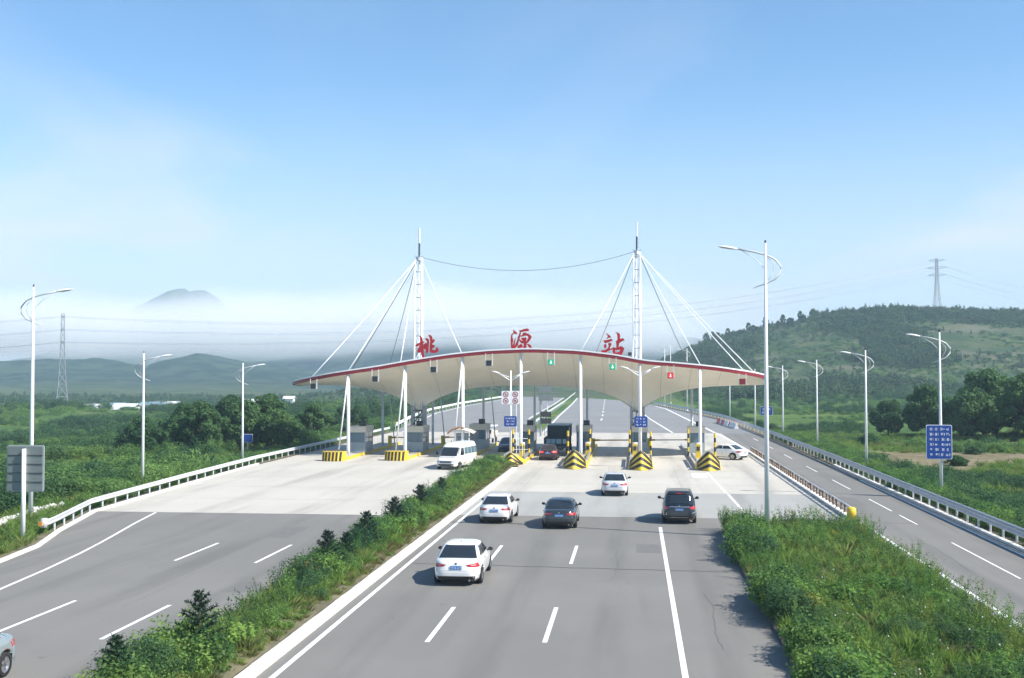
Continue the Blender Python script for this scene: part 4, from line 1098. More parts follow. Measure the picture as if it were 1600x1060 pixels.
def plate(t, sh, z, w=.44, h=.13, fn=None, y=None):
    p = sh.rear(0, z, .02) if y is None else (0, y, z)
    o = MB().box((0, p[1], z), (w, .02, h)).build('number_plate', plate_blue, t, local=True)
    m = MB(); rr = random.Random(int(z * 1000) + len(bpy.data.objects))
    for k in range(7):
        x = -w * .40 + k * w * .133
        if k == 2: m.box((x - .02, p[1] - .012, z), (.012, .006, .015))
        m.box((x, p[1] - .012, z + h * .2 * rr.choice((-1, 1))), (.03, .006, .012)); m.box((x + rr.uniform(-.01, .01), p[1] - .0125, z), (.011, .006, h * .58))
    m.build('lettering', sign_white, o, local=True)['kind'] = 'stuff'

def paintm(name, c, rough=.22, coat=.8): return mat(name, c, rough, coat=coat, var=.02, vscale=2)
def sedan(label, paint, loc, rz=0, L_=4.6, hw=.90, H_=1.46, group='cars driving to the toll gates', tail=True, brake=False, name='car', seats=False):
    t = thing(name, label, 'car', (loc[0], loc[1], 0), group, rz)
    e = L_ - 4.6; k = H_ / 1.46
    low = Shell([(.20, hw * .89, .20, L_ - .18, 6), (.28, hw * .96, .07, L_ - .06, 6), (.40, hw * .985, .015, L_ - .01, 6), (.55, hw, .0, L_, 5.5), (.70, hw, .02, L_ - .02, 5.2), (.84, hw * .985, .045, L_ - .07, 5), (.93, hw * .955, .075, L_ - .14, 4.6), (.985, hw * .90, .13, L_ - .24, 4.4), (1.005, hw * .80, .22, L_ - .36, 4.2)], (2.9 + e, L_, .26, .5))
    wy = (.92, L_ - .88)
    link('body', low.mesh('body', paint, black, wy, .37, .035), t)
    cab = Shell([(.95, hw * .93, .42, 3.72 + e, 6), (1.02, hw * .905, .55, 3.55 + e, 6), (1.15, hw * .855, .80, 3.22 + e, 5.6), (1.28 * k, hw * .79, 1.08, 2.92 + e, 5.2), (1.38 * k, hw * .71, 1.32, 2.68 + e, 5), (1.425 * k, hw * .63, 1.50, 2.52 + e, 4.6), (1.44 * k, hw * .54, 1.64, 2.40 + e, 4.2)])
    link('cabin', cab.mesh('cabin', paint, black, (), .3, .022), t)
    put('rear_window', patch_grid(lambda u, z: cab.rear(u, z, .016), ((-hw * .80, 1.0), (hw * .80, 1.0), (-hw * .62, 1.375 * k), (hw * .62, 1.375 * k)), 14, 25), glass, t)
    put('windscreen', patch_grid(lambda u, z: cab.front(u, z, .016), ((-hw * .78, 1.02), (hw * .78, 1.02), (-hw * .60, 1.37 * k), (hw * .60, 1.37 * k)), 14, 25), glass, t)
    for s in (-1, 1):
        put('side_window', patch_grid(lambda u, z: cab.side(s, u, z, .012), ((2.08, 1.03), (3.18 + e, 1.03), (2.05, 1.34 * k), (2.66 + e, 1.34 * k)), 9, 20), glass, t)
        put('side_window', patch_grid(lambda u, z: cab.side(s, u, z, .012), ((1.02, 1.05), (2.0, 1.03), (1.42, 1.34 * k), (1.97, 1.34 * k)), 9, 20), glass, t)
        lt = put('tail_light', patch_grid(lambda u, z: low.rear(s * u, z, .01), ((hw * .50, .765), (hw * .985, .71), (hw * .40, .83), (hw * .975, .90)), 12, 5), red_lens if not brake else emit('brake_lit' + str(s), (1, .04, .05), (.5, .02, .02), 1.6), t)
        put('lens_insert', patch_grid(lambda u, z: low.rear(s * u, z, .016), ((hw * .60, .80), (hw * .80, .79), (hw * .60, .83), (hw * .80, .835)), 5, 3), mat('lens_clear', (.55, .30, .28), .2), lt)
        put('head_lamp', patch_grid(lambda u, z: low.front(s * u, z, .008), ((hw * .55, .70), (hw * .97, .74), (hw * .5, .80), (hw * .95, .88)), 9, 4), mat('lamp_clear', (.55, .57, .6), .08), t)
        px_ = hw * .97; ym = 2.86 + e
        mr_ = MB(); mr_.grid([[(s * (px_ + .115 + .105 * math.cos(a) * math.cos(b)), ym + .07 * math.sin(b), 1.03 + .075 * math.sin(a) * math.cos(b)) for a in np.linspace(0, 2 * math.pi, 13)] for b in np.linspace(-1.57, 1.57, 9)])
        mo = mr_.build('wing_mirror', black, t, smooth=True, local=True); MB().box((s * (px_ - .02), ym + .02, .985), (.12, .06, .05)).build('mirror_stalk', black, mo, local=True)
        for yh in (1.55, 2.6): MB().box((s * (hw + .008), yh, .80), (.03, .17, .028)).build('door_handle', paint, t, local=True)
        for yd in (2.04, ): put('door_gap', [[low.side(s, yd - .006, z, .003), low.side(s, yd + .006, z, .003)] for z in np.linspace(.36, .95, 6)], black, t)
        put('sill', patch_grid(lambda u, z: low.side(s, u, z, .005), ((1.32, .205), (L_ - 1.28, .205), (1.32, .27), (L_ - 1.28, .27)), 10, 2), black, t)
    put('lower_bumper', patch_grid(lambda u, z: low.rear(u, z, .007), ((-hw * .82, .202), (hw * .82, .202), (-hw * .90, .40), (hw * .90, .40)), 16, 12), black, t)
    put('boot_gap', patch_grid(lambda u, z: low.rear(u, z, .004), ((-hw * .62, .60), (hw * .62, .60), (-hw * .62, .608), (hw * .62, .608)), 10, 2), dark_steel, t)
    put('grille', patch_grid(lambda u, z: low.front(u, z, .007), ((-hw * .45, .38), (hw * .45, .38), (-hw * .5, .66), (hw * .5, .66)), 8, 3), black, t)
    plate(t, low, .725)
    b_ = low.rear(0, .86, .012); MB().tube([(0, b_[1] - .006, .87), (0, b_[1] + .01, .87)], .04, 12).build('badge', rim_m if paint.name.endswith('dark') else dark_steel, t, local=True)
    MB().tube([(hw * .55, .05, .24), (hw * .55, .25, .24)], .035, 8).build('exhaust_pipe', rim_m, t, local=True)
    MB().tube([(0, 1.66, 1.445 * k), (0, 1.60, 1.50 * k)], .018, 6, .008).build('aerial', black, t, local=True)
    wheels(t, hw, wy)
    if seats:                                                    # pale seat tops seen through the rear window
        sm = mat('seat_tan', (.42, .30, .14), .8)
        for x in (-.42, 0.02, .42): MB().tube([(x, .835 - .02, 1.035), (x, .86, 1.055)], .10, 10, .05).build('headrest', sm, t, local=True)
    return t
p_white = paintm('paint_white', (.80, .80, .79)); p_white2 = paintm('paint_pearl', (.76, .76, .75)); p_dark = paintm('paint_grey_dark', (.028, .036, .040), .2)
p_blk = paintm('paint_black_dark', (.010, .011, .012), .16); p_sil = paintm('paint_silver', (.55, .56, .57), .28); p_ghost = paintm('paint_pale_grey', (.22, .26, .27), .25); p_red = paintm('paint_maroon_dark', (.045, .016, .018), .2)
sedan('white sedan nearest the camera in the inbound lanes, beside the hedge', p_white, (-6.72, 42.9), R(1.0), 4.68, .93, 1.48)
sedan('white sedan close to the kerb, ahead of the nearest white sedan', p_white2, (-7.5, 61.1), R(-.5), 4.6, .90, 1.45)
sedan('dark grey sedan in the middle lane', p_dark, (-3.88, 59.3), R(.5), 4.65, .91, 1.46)
sedan('silver-white sedan farthest ahead on the pale plaza, short of the gates', p_sil, (-1.28, 75.8), 0, 4.5, .89, 1.46)
sedan('dark maroon sedan with lit brake lights stopped behind the truck at the gate', p_red, (-8.05, 107.0), 0, 4.5, .88, 1.45, brake=True)
sedan('white sedan parked askew beside the rightmost toll island', p_white, (10.5, 109.9), R(56), 4.4, .86, 1.45, group='cars at the gates')
sedan('pale grey car leaving at the lower left corner', p_ghost, (-17.5, 29.85), R(180), 4.6, .90, 1.45, group='outbound cars')
# black people carrier
def mpv(label, paint, loc, rz=0):
    L_, hw = 4.75, .93
    t = thing('people_carrier', label, 'car', (loc[0], loc[1], 0), 'cars driving to the toll gates', rz)
    low = Shell([(.22, hw * .90, .16, L_ - .15, 6), (.32, hw * .97, .05, L_ - .05, 6), (.45, hw, .0, L_, 6), (.75, hw, .03, L_ - .03, 5.4), (.95, hw * .98, .06, L_ - .12, 5), (1.06, hw * .94, .09, L_ - .26, 4.8), (1.10, hw * .86, .15, L_ - .4, 4.4)], (3.3, L_, .22, .5))
    wy = (.90, L_ - .92); link('body', low.mesh('body', paint, black, wy, .385, .03), t)
    cab = Shell([(1.02, hw * .955, .075, 3.95, 6), (1.10, hw * .935, .10, 3.78, 6), (1.30, hw * .875, .19, 3.38, 6), (1.52, hw * .80, .31, 2.95, 5.6), (1.64, hw * .745, .40, 2.70, 5.2), (1.70, hw * .67, .50, 2.55, 4.8), (1.715, hw * .58, .62, 2.42, 4.4)])
    link('cabin', cab.mesh('cabin', paint, black, (), .3, .02), t)
    put('roof_panel', [[(hw * .60 * u, .72 + 1.55 * v, 1.743 - .012 * u * u) for u in np.linspace(-1, 1, 7)] for v in np.linspace(0, 1, 5)], paintm('roof_blue_grey', (.10, .12, .15), .2), t)
    rw = put('rear_window', patch_grid(lambda u, z: cab.rear(u, z, .016), ((-hw * .80, 1.12), (hw * .80, 1.12), (-hw * .69, 1.58), (hw * .69, 1.58)), 14, 25), glass, t)
    put('spoiler', patch_grid(lambda u, z: cab.rear(u, z, .05), ((-hw * .68, 1.60), (hw * .68, 1.60), (-hw * .62, 1.69), (hw * .62, 1.69)), 10, 3), black, t)
    put('high_brake_light', patch_grid(lambda u, z: cab.rear(u, z, .062), ((-.13, 1.62), (.13, 1.62), (-.12, 1.655), (.12, 1.655)), 4, 2), red_lens, t)
    put('windscreen', patch_grid(lambda u, z: cab.front(u, z, .016), ((-hw * .8, 1.12), (hw * .8, 1.12), (-hw * .68, 1.60), (hw * .68, 1.60)), 12, 7), glass, t)
    for s in (-1, 1):
        for y0, y1, y2, y3 in ((2.2, 3.25, 2.15, 2.72), (1.2, 2.12, 1.22, 2.08), (.38, 1.1, .55, 1.12)):
            put('side_window', patch_grid(lambda u, z: cab.side(s, u, z, .012), ((y0, 1.13), (y1, 1.13), (y2, 1.58), (y3, 1.58)), 8, 20), glass, t)
        put('tail_light', patch_grid(lambda u, z: low.rear(s * u, z, .012), ((hw * .60, .83), (hw * .985, .80), (hw * .58, .93), (hw * .975, 1.02)), 10, 5), red_lens, t)
        mo = MB().grid([[(s * (hw + .12 + .11 * math.cos(a) * math.cos(b)), 3.0 + .08 * math.sin(b), 1.14 + .085 * math.sin(a) * math.cos(b)) for a in np.linspace(0, 2 * math.pi, 13)] for b in np.linspace(-1.57, 1.57, 9)]).build('wing_mirror', black, t, smooth=True, local=True)
        MB().box((s * (hw - .01), 3.02, 1.09), (.12, .06, .05)).build('mirror_stalk', black, mo, local=True)
        put('head_lamp', patch_grid(lambda u, z: low.front(s * u, z, .008), ((hw * .55, .75), (hw * .97, .78), (hw * .5, .86), (hw * .95, .94)), 9, 4), MATS['lamp_clear'], t)
        MB().tube([(s * hw * .70, .55, 1.74), (s * hw * .66, 2.5, 1.745)], .02, 6).build('roof_rail', rim_m, t, local=True)
    put('chrome_strip', patch_grid(lambda u, z: low.rear(u, z, .014), ((-hw * .58, .925), (hw * .58, .925), (-hw * .58, .965), (hw * .58, .965)), 8, 2), rim_m, t)
    put('bumper_strip', patch_grid(lambda u, z: low.rear(u, z, .012), ((-hw * .5, .36), (hw * .5, .36), (-hw * .5, .39), (hw * .5, .39)), 8, 2), rim_m, t)
    put('lower_bumper', patch_grid(lambda u, z: low.rear(u, z, .007), ((-hw * .8, .225), (hw * .8, .225), (-hw * .88, .34), (hw * .88, .34)), 12, 3), black, t)
    put('reflector', patch_grid(lambda u, z: low.rear(u, z, .012), ((hw * .72, .60), (hw * .9, .62), (hw * .74, .64), (hw * .9, .67)), 4, 2), rim_m, t)
    b_ = low.rear(0, 1.0, .014); MB().tube([(0, b_[1] - .006, 1.0), (0, b_[1] + .01, 1.0)], .035, 12).build('badge', rim_m, t, local=True)
    plate(t, low, .80); wheels(t, hw, wy)
    MB().tube([(hw * .6, .04, .25), (hw * .6, .2, .25)], .035, 8).build('exhaust_pipe', rim_m, t, local=True)
mpv('black people carrier straddling the solid line at right', p_blk, (2.42, 62.0), R(-1))
# white minibus coming out
def minibus(label, loc, rz):
    L_, hw = 5.9, 1.0
    t = thing('minibus', label, 'van', (loc[0], loc[1], 0), None, rz)
    low = Shell([(.28, hw * .92, .10, L_ - .12, 7), (.40, hw * .985, .03, L_ - .02, 7), (.60, hw, 0, L_, 6), (.95, hw, .01, L_ - .08, 5.6), (1.12, hw * .985, .02, L_ - .25, 5.4), (1.20, hw * .97, .03, L_ - .45, 5.2)], (4.6, L_, .14, .7))
    wy = (1.2, L_ - .95); link('body', low.mesh('body', p_white, black, wy, .39, .01), t)
    cab = Shell([(1.15, hw * .98, .03, L_ - .52, 7), (1.35, hw * .965, .04, L_ - .78, 7), (1.7, hw * .93, .06, L_ - 1.14, 7), (2.0, hw * .89, .09, L_ - 1.42, 6.4), (2.22, hw * .83, .14, L_ - 1.65, 5.6), (2.34, hw * .74, .24, L_ - 1.9, 5), (2.38, hw * .6, .4, L_ - 2.15, 4.4)])
    link('cabin', cab.mesh('cabin', p_white, black, (), .3, .03), t)
    put('windscreen', patch_grid(lambda u, z: cab.front(u, z, .016), ((-hw * .86, 1.22), (hw * .86, 1.22), (-hw * .78, 1.98), (hw * .78, 1.98)), 14, 25), glass, t)
    put('grille', patch_grid(lambda u, z: low.front(u, z, .008), ((-hw * .5, .62), (hw * .5, .62), (-hw * .58, .86), (hw * .58, .86)), 8, 3), mat('grille_grey', (.10, .11, .12), .35, .4), t)
    put('front_bumper', patch_grid(lambda u, z: low.front(u, z, .01), ((-hw * .97, .285), (hw * .97, .285), (-hw * .985, .55), (hw * .985, .55)), 14, 4), mat('bumper_grey', (.045, .05, .055), .6), t)
    for s in (-1, 1):
        put('head_lamp', patch_grid(lambda u, z: low.front(s * u, z, .01), ((hw * .60, .66), (hw * .97, .66), (hw * .62, .86), (hw * .96, .98)), 8, 4), mat('lamp_van', (.40, .43, .46), .12), t)
        put('side_window', patch_grid(lambda u, z: cab.side(s, u, z, .012), ((3.85, 1.28), (4.75, 1.28), (3.85, 1.92), (4.30, 1.92)), 7, 6), glass, t)
        for k in range(4):
            y0 = .30 + k * .86; put('side_window', patch_grid(lambda u, z: cab.side(s, u, z, .012), ((y0, 1.32), (y0 + .78, 1.32), (y0, 1.92), (y0 + .78, 1.92)), 5, 5), glass_b, t)
        put('tail_light', patch_grid(lambda u, z: low.rear(s * u, z, .01), ((hw * .8, .75), (hw * .97, .75), (hw * .8, 1.15), (hw * .96, 1.15)), 5, 4), red_lens, t)
        put('side_trim', patch_grid(lambda u, z: low.side(s, u, z, .006), ((1.8, .46), (4.4, .46), (1.8, .56), (4.4, .56)), 8, 2), cream, t)
        MB().box((s * (hw + .13), L_ - 1.0, 1.45), (.16, .08, .30)).build('wing_mirror', black, t, local=True)
    MB().tube([(0.2, L_ - 2.0, 2.40), (.2, L_ - 2.05, 2.6)], .025, 6).build('aerial', black, t, local=True)
    wheels(t, hw, wy); t.scale = (1, 1, .93)
minibus('white minibus driving out past the hedge, facing the camera', (-14.75, 101.4), R(169))
# dark truck in the gate
def truck():
    x, y = -7.55, 112.6
    t = thing('truck', 'dark box truck stopped in the first inbound gate', 'truck', (x, y, 0))
    td, tg = mat('truck_teal_dark', (.010, .020, .028), .7, spec=.2), mat('truck_pane', (.13, .24, .30), .15, spec=.7)
    B = lambda c, d, n, m: MB().box(c, d).build(n, m, t, local=True)
    B((.12, 2.6, 2.42), (2.15, 5.0, 1.25), 'cargo_box', td); B((.12, 2.6, 3.06), (2.2, 5.05, .06), 'roof_lip', mat('truck_lip', (.10, .11, .12), .4, .4))
    B((-.15, 1.9, 1.35), (2.3, 3.8, .98), 'lower_body', td); B((0, 3.0, .72), (1.0, 6.4, .22), 'chassis', black)
    for k, (x0, w) in enumerate(((-.95, .42), (-.48, .42), (.06, .50), (.62, .34))): B((x0 + .12, -.012, 1.50), (w, .02, .46), 'rear_pane', tg)
    B((-.05, -.03, .95), (2.2, .06, .12), 'tail_bar', dark_steel)
    for s in (-1, 1):
        B((s * 1.0, -.03, 1.0), (.2, .03, .14), 'tail_light', red_lens)
        MB().tube([(s * 1.22, .02, 2.0), (s * 1.22, .02, 2.9)], .03, 6).build('hinge_bar', grey_steel, t, local=True)
    B((0, 6.0, 1.55), (2.1, 1.7, 1.7), 'cab', td); B((0, 6.86, 1.95), (1.8, .03, .7), 'windscreen', glass)
    for yy in (1.2, 5.9): 
        for s in (-1, 1):
            o = link('wheel', WT[0], t); o.location = (s * .98, yy, .48); link('rim', WT[1], o).rotation_euler = (0, 0, 0 if s > 0 else math.pi)
truck()
# small pale lorry beyond the outbound gates
t = thing('lorry', 'pale pickup seen beyond the outbound gates behind the lamp', 'truck', (-17.3, 137, 0), None, R(180))
MB().box((0, 1.6, 1.15), (1.9, 3.2, .5)).build('cargo_bed', cream, t, local=True); MB().box((0, 1.6, .75), (1.2, 4.6, .25)).build('chassis', black, t, local=True)
MB().box((0, 4.0, 1.25), (1.8, 1.5, 1.0), taper=.9).build('cab', p_white, t, local=True); MB().box((0, 4.77, 1.45), (1.5, .03, .45)).build('windscreen', glass, t, local=True)
MB().box((0, 1.6, 2.0), (1.95, 3.2, .12)).build('cover', white, t, local=True)
for yy in (.9, 4.0):
    for s in (-1, 1):
        o = link('wheel', WM[0], t); o.location = (s * .85, yy, .325); link('rim', WM[1], o).rotation_euler = (0, 0, 0 if s > 0 else math.pi)
sedan('small blue car half hidden behind the hedge-end island', paintm('paint_blue_dark', (.02, .06, .12)), (-13.3, 122.5), R(180), 4.3, .85, 1.45, group='outbound cars')
# ------------------------------------------------------------------ foliage prototypes
def leaf_cloud(n, lumps, leaf, seed, up=.6, asp=.6):
    """leaf-sized quads spread through a set of lumps (centre, radii)"""
    r = np.random.default_rng(seed)
    w = np.array([l[3] * l[4] * l[5] for l in lumps]) ** .66; w /= w.sum()
    k = r.choice(len(lumps), n, p=w); Lm = np.array(lumps)[k]
    d = r.normal(size=(n, 3)); d /= np.linalg.norm(d, axis=1)[:, None]
    rad = r.uniform(.55, 1.06, n) ** .7
    c_ = Lm[:, :3] + d * Lm[:, 3:6] * rad[:, None]
    nrm = d + r.normal(size=(n, 3)) * .55; nrm[:, 2] += up; nrm /= np.linalg.norm(nrm, axis=1)[:, None]
    a = np.cross(nrm, r.normal(size=(n, 3))); a /= np.linalg.norm(a, axis=1)[:, None]; b = np.cross(nrm, a)
    s = leaf * r.uniform(.6, 1.35, n)[:, None]
    v = np.stack([c_ - a * s, c_ - b * s * asp, c_ + a * s, c_ + b * s * asp], 1).reshape(-1, 3)
    f = np.arange(4 * n).reshape(n, 4)
    return v, f
def np_mesh(name, v, f, mats, mi=None):
    me = bpy.data.meshes.new(name)
    me.vertices.add(len(v)); me.vertices.foreach_set('co', np.asarray(v, np.float32).ravel())
    k = f.shape[1]
    me.loops.add(f.size); me.loops.foreach_set('vertex_index', f.ravel().astype(np.int32))
    me.polygons.add(len(f)); me.polygons.foreach_set('loop_start', np.arange(0, f.size, k, dtype=np.int32))
    for m in mats: me.materials.append(m)
    if mi is not None: me.polygons.foreach_set('material_index', mi.astype(np.int32))
    me.update(); me.validate(); return me
def blades(n, rad, h, wdt, seed, lean=.35):
    r = np.random.default_rng(seed)
    p = r.normal(size=(n, 2)) * rad * .5; a = r.uniform(0, 2 * np.pi, n); hh = h * r.uniform(.45, 1.1, n)
    ln = r.normal(size=(n, 2)) * lean * hh[:, None]
    d = np.stack([np.cos(a), np.sin(a)], 1) * wdt
    z = np.zeros(n)
    v = np.stack([np.c_[p - d, z], np.c_[p + d, z], np.c_[p + ln * .4 + d * .7, hh * .6], np.c_[p + ln, hh]], 1).reshape(-1, 3)
    return v, np.arange(4 * n).reshape(n, 4)
lf_bush = leaf_mat('leaf_scrub', (.130, .270, .062), (.235, .360, .085), (.050, .120, .042))
lf_field = leaf_mat('leaf_field', (.125, .255, .075), (.210, .335, .092), (.052, .120, .046))
lf_dark = leaf_mat('leaf_dark', (.050, .120, .052), (.080, .160, .060), (.036, .085, .042), trans=.35)
lf_tree = leaf_mat('leaf_tree', (.062, .145, .052), (.105, .195, .066), (.045, .105, .044), trans=.4)
lf_hill = leaf_mat('leaf_hill', (.045, .092, .044), (.090, .140, .056), (.036, .074, .036), trans=.3)
lf_con = leaf_mat('needle', (0.023, 0.055, 0.034), (0.034, 0.070, 0.039), (0.018, 0.042, 0.029), trans=.15)
lf_yel = leaf_mat('leaf_yellow', (0.195, 0.247, 0.046), (0.247, 0.260, 0.065), (0.143, 0.208, 0.039))
gr_m = leaf_mat('grass_blade', (.15, .27, .055), (.22, .31, .070), (.27, .30, .095))
gr_dry = leaf_mat('grass_dry', (.17, .17, .06), (.12, .16, .05), (.21, .19, .08))
fl_or = mat('flower_orange', (.50, .19, .03), .7); fl_w = mat('flower_white', (.75, .76, .72), .6); fl_y = mat('flower_yellow', (.70, .50, .04), .6)
def rl(seed, n, R_, hz, flat=.75):
    r = random.Random(seed)
    return [(r.uniform(-1, 1) * R_ * .62, r.uniform(-1, 1) * R_ * .62, hz * r.uniform(.35, .72), R_ * r.uniform(.35, .6), R_ * r.uniform(.35, .6), hz * r.uniform(.26, .42) * flat / .75) for _ in range(n)]
def proto(name, vf, m):
    o = bpy.data.objects.new(name, np_mesh(name, vf[0], vf[1], [m])); return o
P_near = [proto('shrub_a', leaf_cloud(420, rl(1, 7, .55, .9), .045, 1), lf_bush), proto('shrub_b', leaf_cloud(380, rl(2, 6, .5, .8), .055, 2), lf_bush),
          proto('shrub_c', leaf_cloud(340, rl(3, 6, .5, 1.0), .038, 3, asp=.35), lf_dark), proto('shrub_d', leaf_cloud(260, rl(4, 5, .42, .7), .05, 4), lf_yel)]
P_grass = [proto('tuft_a', blades(70, .32, .55, .011, 5), gr_m), proto('tuft_b', blades(60, .30, .75, .010, 6), gr_m), proto('tuft_c', blades(50, .3, .6, .010, 7, .5), gr_dry),
           proto('weed', leaf_cloud(130, [(0, 0, .35, .18, .18, .35), (.12, .05, .6, .12, .12, .28), (-.1, .1, .45, .14, .14, .3)], .04, 8, asp=.45), lf_bush)]
def sprig(seed, h, n=6, spread=.28):
    r = np.random.default_rng(seed); V, F = [], []
    for k in range(n):
        b = r.normal(size=2) * .1; t = np.r_[b + r.normal(size=2) * spread, h * r.uniform(.6, 1.1)]; b = np.r_[b, 0]
        v, f = leaf_cloud(26, [(*(b + (t - b) * q), .07, .07, .10) for q in (.3, .5, .7, .85, .97)], .035, seed * 10 + k, asp=.45)
        F.append(f + sum(len(q) for q in V)); V.append(v)
        s = np.array([.007, 0, 0]); F.append(np.array([[0, 1, 2, 3]]) + sum(len(q) for q in V)); V.append(np.array([b - s, b + s, t + s * .3, t - s * .3]))
    return np.concatenate(V), np.concatenate(F)
P_sprig = [proto('sprig_a', sprig(41, 1.15), lf_bush), proto('sprig_b', sprig(42, .95, 5), lf_dark), proto('sprig_c', sprig(43, 1.3, 4, .2), lf_yel)]
P_mid = [proto('scrub_a', leaf_cloud(800, rl(11, 8, 1.2, 1.5), .075, 11), lf_field), proto('scrub_b', leaf_cloud(700, rl(12, 7, 1.0, 1.2), .07, 12), lf_field),
         proto('scrub_c', leaf_cloud(850, rl(13, 9, 1.3, 1.9), .075, 13), lf_dark), proto('scrub_d', leaf_cloud(650, rl(14, 7, 1.1, 1.0), .07, 14), lf_field)]
P_far = [proto('far_a', leaf_cloud(170, rl(21, 7, 2.2, 3.6, .9), .34, 21), lf_hill), proto('far_b', leaf_cloud(150, [(0, 0, 1.4, 1.1, 1.1, 1.2), (0, 0, 2.8, .75, .75, 1.2), (.1, 0, 4.0, .4, .4, .9)], .32, 22), lf_hill), proto('far_c', leaf_cloud(150, rl(23, 6, 2.0, 2.6, .9), .32, 23), lf_tree)]

def scatter(name, pts, scl, idx, protos, label, cat, tilt=.12):
    """one stuff object: its points carry the plants"""
    n = len(pts)
    me = bpy.data.meshes.new(name); me.vertices.add(n); me.vertices.foreach_set('co', np.asarray(pts, np.float32).ravel())
    rot = np.stack([rng.normal(size=n) * tilt, rng.normal(size=n) * tilt, rng.uniform(0, 6.283, n)], 1)
    A = me.attributes.new('rot', 'FLOAT_VECTOR', 'POINT'); A.data.foreach_set('vector', rot.astype(np.float32).ravel())
    s = np.asarray(scl, float); s = s if s.ndim == 2 else np.repeat(s[:, None], 3, 1)
    A = me.attributes.new('scl', 'FLOAT_VECTOR', 'POINT'); A.data.foreach_set('vector', s.astype(np.float32).ravel())
    A = me.attributes.new('pick', 'INT', 'POINT'); A.data.foreach_set('value', np.asarray(idx, np.int32))
    for m in {p.data.materials[0] for p in protos}: me.materials.append(m)
    o = link(name, me); stuff(o, label, cat)
    ng = bpy.data.node_groups.new(name, 'GeometryNodeTree')
    ng.interface.new_socket('Geometry', in_out='INPUT', socket_type='NodeSocketGeometry'); ng.interface.new_socket('Geometry', in_out='OUTPUT', socket_type='NodeSocketGeometry')
    nd, lk = ng.nodes, ng.links
    gi, go = nd.new('NodeGroupInput'), nd.new('NodeGroupOutput')
    iop = nd.new('GeometryNodeInstanceOnPoints'); iop.inputs['Pick Instance'].default_value = True
    lk.new(gi.outputs[0], iop.inputs['Points'])
    jn = nd.new('GeometryNodeJoinGeometry')
    for p in protos[::-1]:
        oi = nd.new('GeometryNodeObjectInfo'); oi.inputs['Object'].default_value = p
        g2i = nd.new('GeometryNodeGeometryToInstance'); lk.new(oi.outputs['Geometry'], g2i.inputs[0]); lk.new(g2i.outputs[0], jn.inputs[0])
    lk.new(jn.outputs[0], iop.inputs['Instance'])
    def attr(nm, ty):
        a = nd.new('GeometryNodeInputNamedAttribute'); a.data_type = ty; a.inputs['Name'].default_value = nm; return a.outputs['Attribute']
    lk.new(attr('pick', 'INT'), iop.inputs['Instance Index'])
    e2r = nd.new('FunctionNodeEulerToRotation'); lk.new(attr('rot', 'FLOAT_VECTOR'), e2r.inputs[0]); lk.new(e2r.outputs[0], iop.inputs['Rotation'])
    lk.new(attr('scl', 'FLOAT_VECTOR'), iop.inputs['Scale'])
    lk.new(iop.outputs[0], go.inputs[0])
    md = o.modifiers.new('plants', 'NODES'); md.node_group = ng
    return o
def pick(n, w): return rng.choice(len(w), n, p=np.array(w) / sum(w))

# hedge on the median
n = 1900
y = rng.uniform(22, 100.5, n); x = rng.uniform(-12.95, -10.75, n)
x = np.where(rng.random(n) < .55, -11.9 - .75 * np.abs(rng.normal(size=n)) * .6, x); x = np.clip(x, -13.05, -10.72)
hump = .40 + 1.0 * ss(.34, .68, fbm(x / 1.2, y / 2.6, 3, 40))
s = hump * rng.uniform(.45, .95, n) * np.where(x > -11.1, .55, 1.0)
scatter('median_shrubs', np.c_[x, y, np.full(n, .12)], np.c_[s, s, s * np.where(x > -11.2, .8, 1.1)], np.where(fbm(x / 1.5, y / 3.0, 3, 42) > .58, 2, pick(n, [4, 4, 1.0, .8])), P_near, 'mixed low shrubs filling the planted median strip', 'shrubs')
n = 2600
y = rng.uniform(22, 101, n); x = rng.uniform(-13.0, -10.55, n)
scatter('median_grass', np.c_[x, y, np.full(n, .12)], rng.uniform(.35, .85, n) * np.where(x > -11, .6, 1), np.where(x > -11.05, np.where(rng.random(n) < .6, 2, 0), pick(n, [2, 2, .6, 6])), P_grass, 'grass and weeds along the planted median strip', 'grass')
# shrubby island on the right
n = 2500
y = rng.uniform(24, 60.4, n); xe0 = np.where(y > 48, 4.45 + .7 * (y - 48) / 12, 4.45)
x = np.where(rng.random(n) < .42, xe0 + np.abs(rng.normal(size=n)) * .75, rng.uniform(4.6, 11.2, n))
x = np.clip(x, xe0, 11.3)
hump = ss(.36, .66, fbm(x / 1.7, y / 2.4, 3, 50))
s = (.30 + .95 * hump) * rng.uniform(.4, 1.2, n) * np.where(x < xe0 + 1.3, .98, .78) * np.where(x > 10.3, .6, 1) * (.65 + .35 * ss(60.5, 57, y))
scatter('island_shrubs', np.c_[x, y, np.full(n, .15)], np.c_[s, s, s * np.where(x < xe0 + 1.5, 1.0, .85)], np.where(fbm(x / 1.9 + 7, y / 2.6, 3, 52) > .58, 2, np.where(fbm(x / 1.5, y / 2.0 + 9, 3, 53) > .66, 3, pick(n, [4.5, 4, .8, .3]))), P_near, 'dense low shrubs on the triangular traffic island', 'shrubs')
n = 2100
y = rng.uniform(24, 60.6, n); x = rng.uniform(4.6, 11.4, n)
scatter('island_grass', np.c_[x, y, np.full(n, .16)], rng.uniform(.4, .95, n), pick(n, [2, 2, .5, 7]), P_grass, 'grass and weeds between the shrubs of the traffic island', 'grass')
n = 380
y = rng.uniform(25, 60.4, n); x = rng.uniform(4.5, 11.3, n); e = rng.random(n); y = np.where(e < .25, rng.uniform(58, 60.5, n), y); x = np.where((e > .3) & (e < .5), 4.4 + rng.random(n), x); x = np.where(e > .7, rng.uniform(10.2, 11.5, n), x)
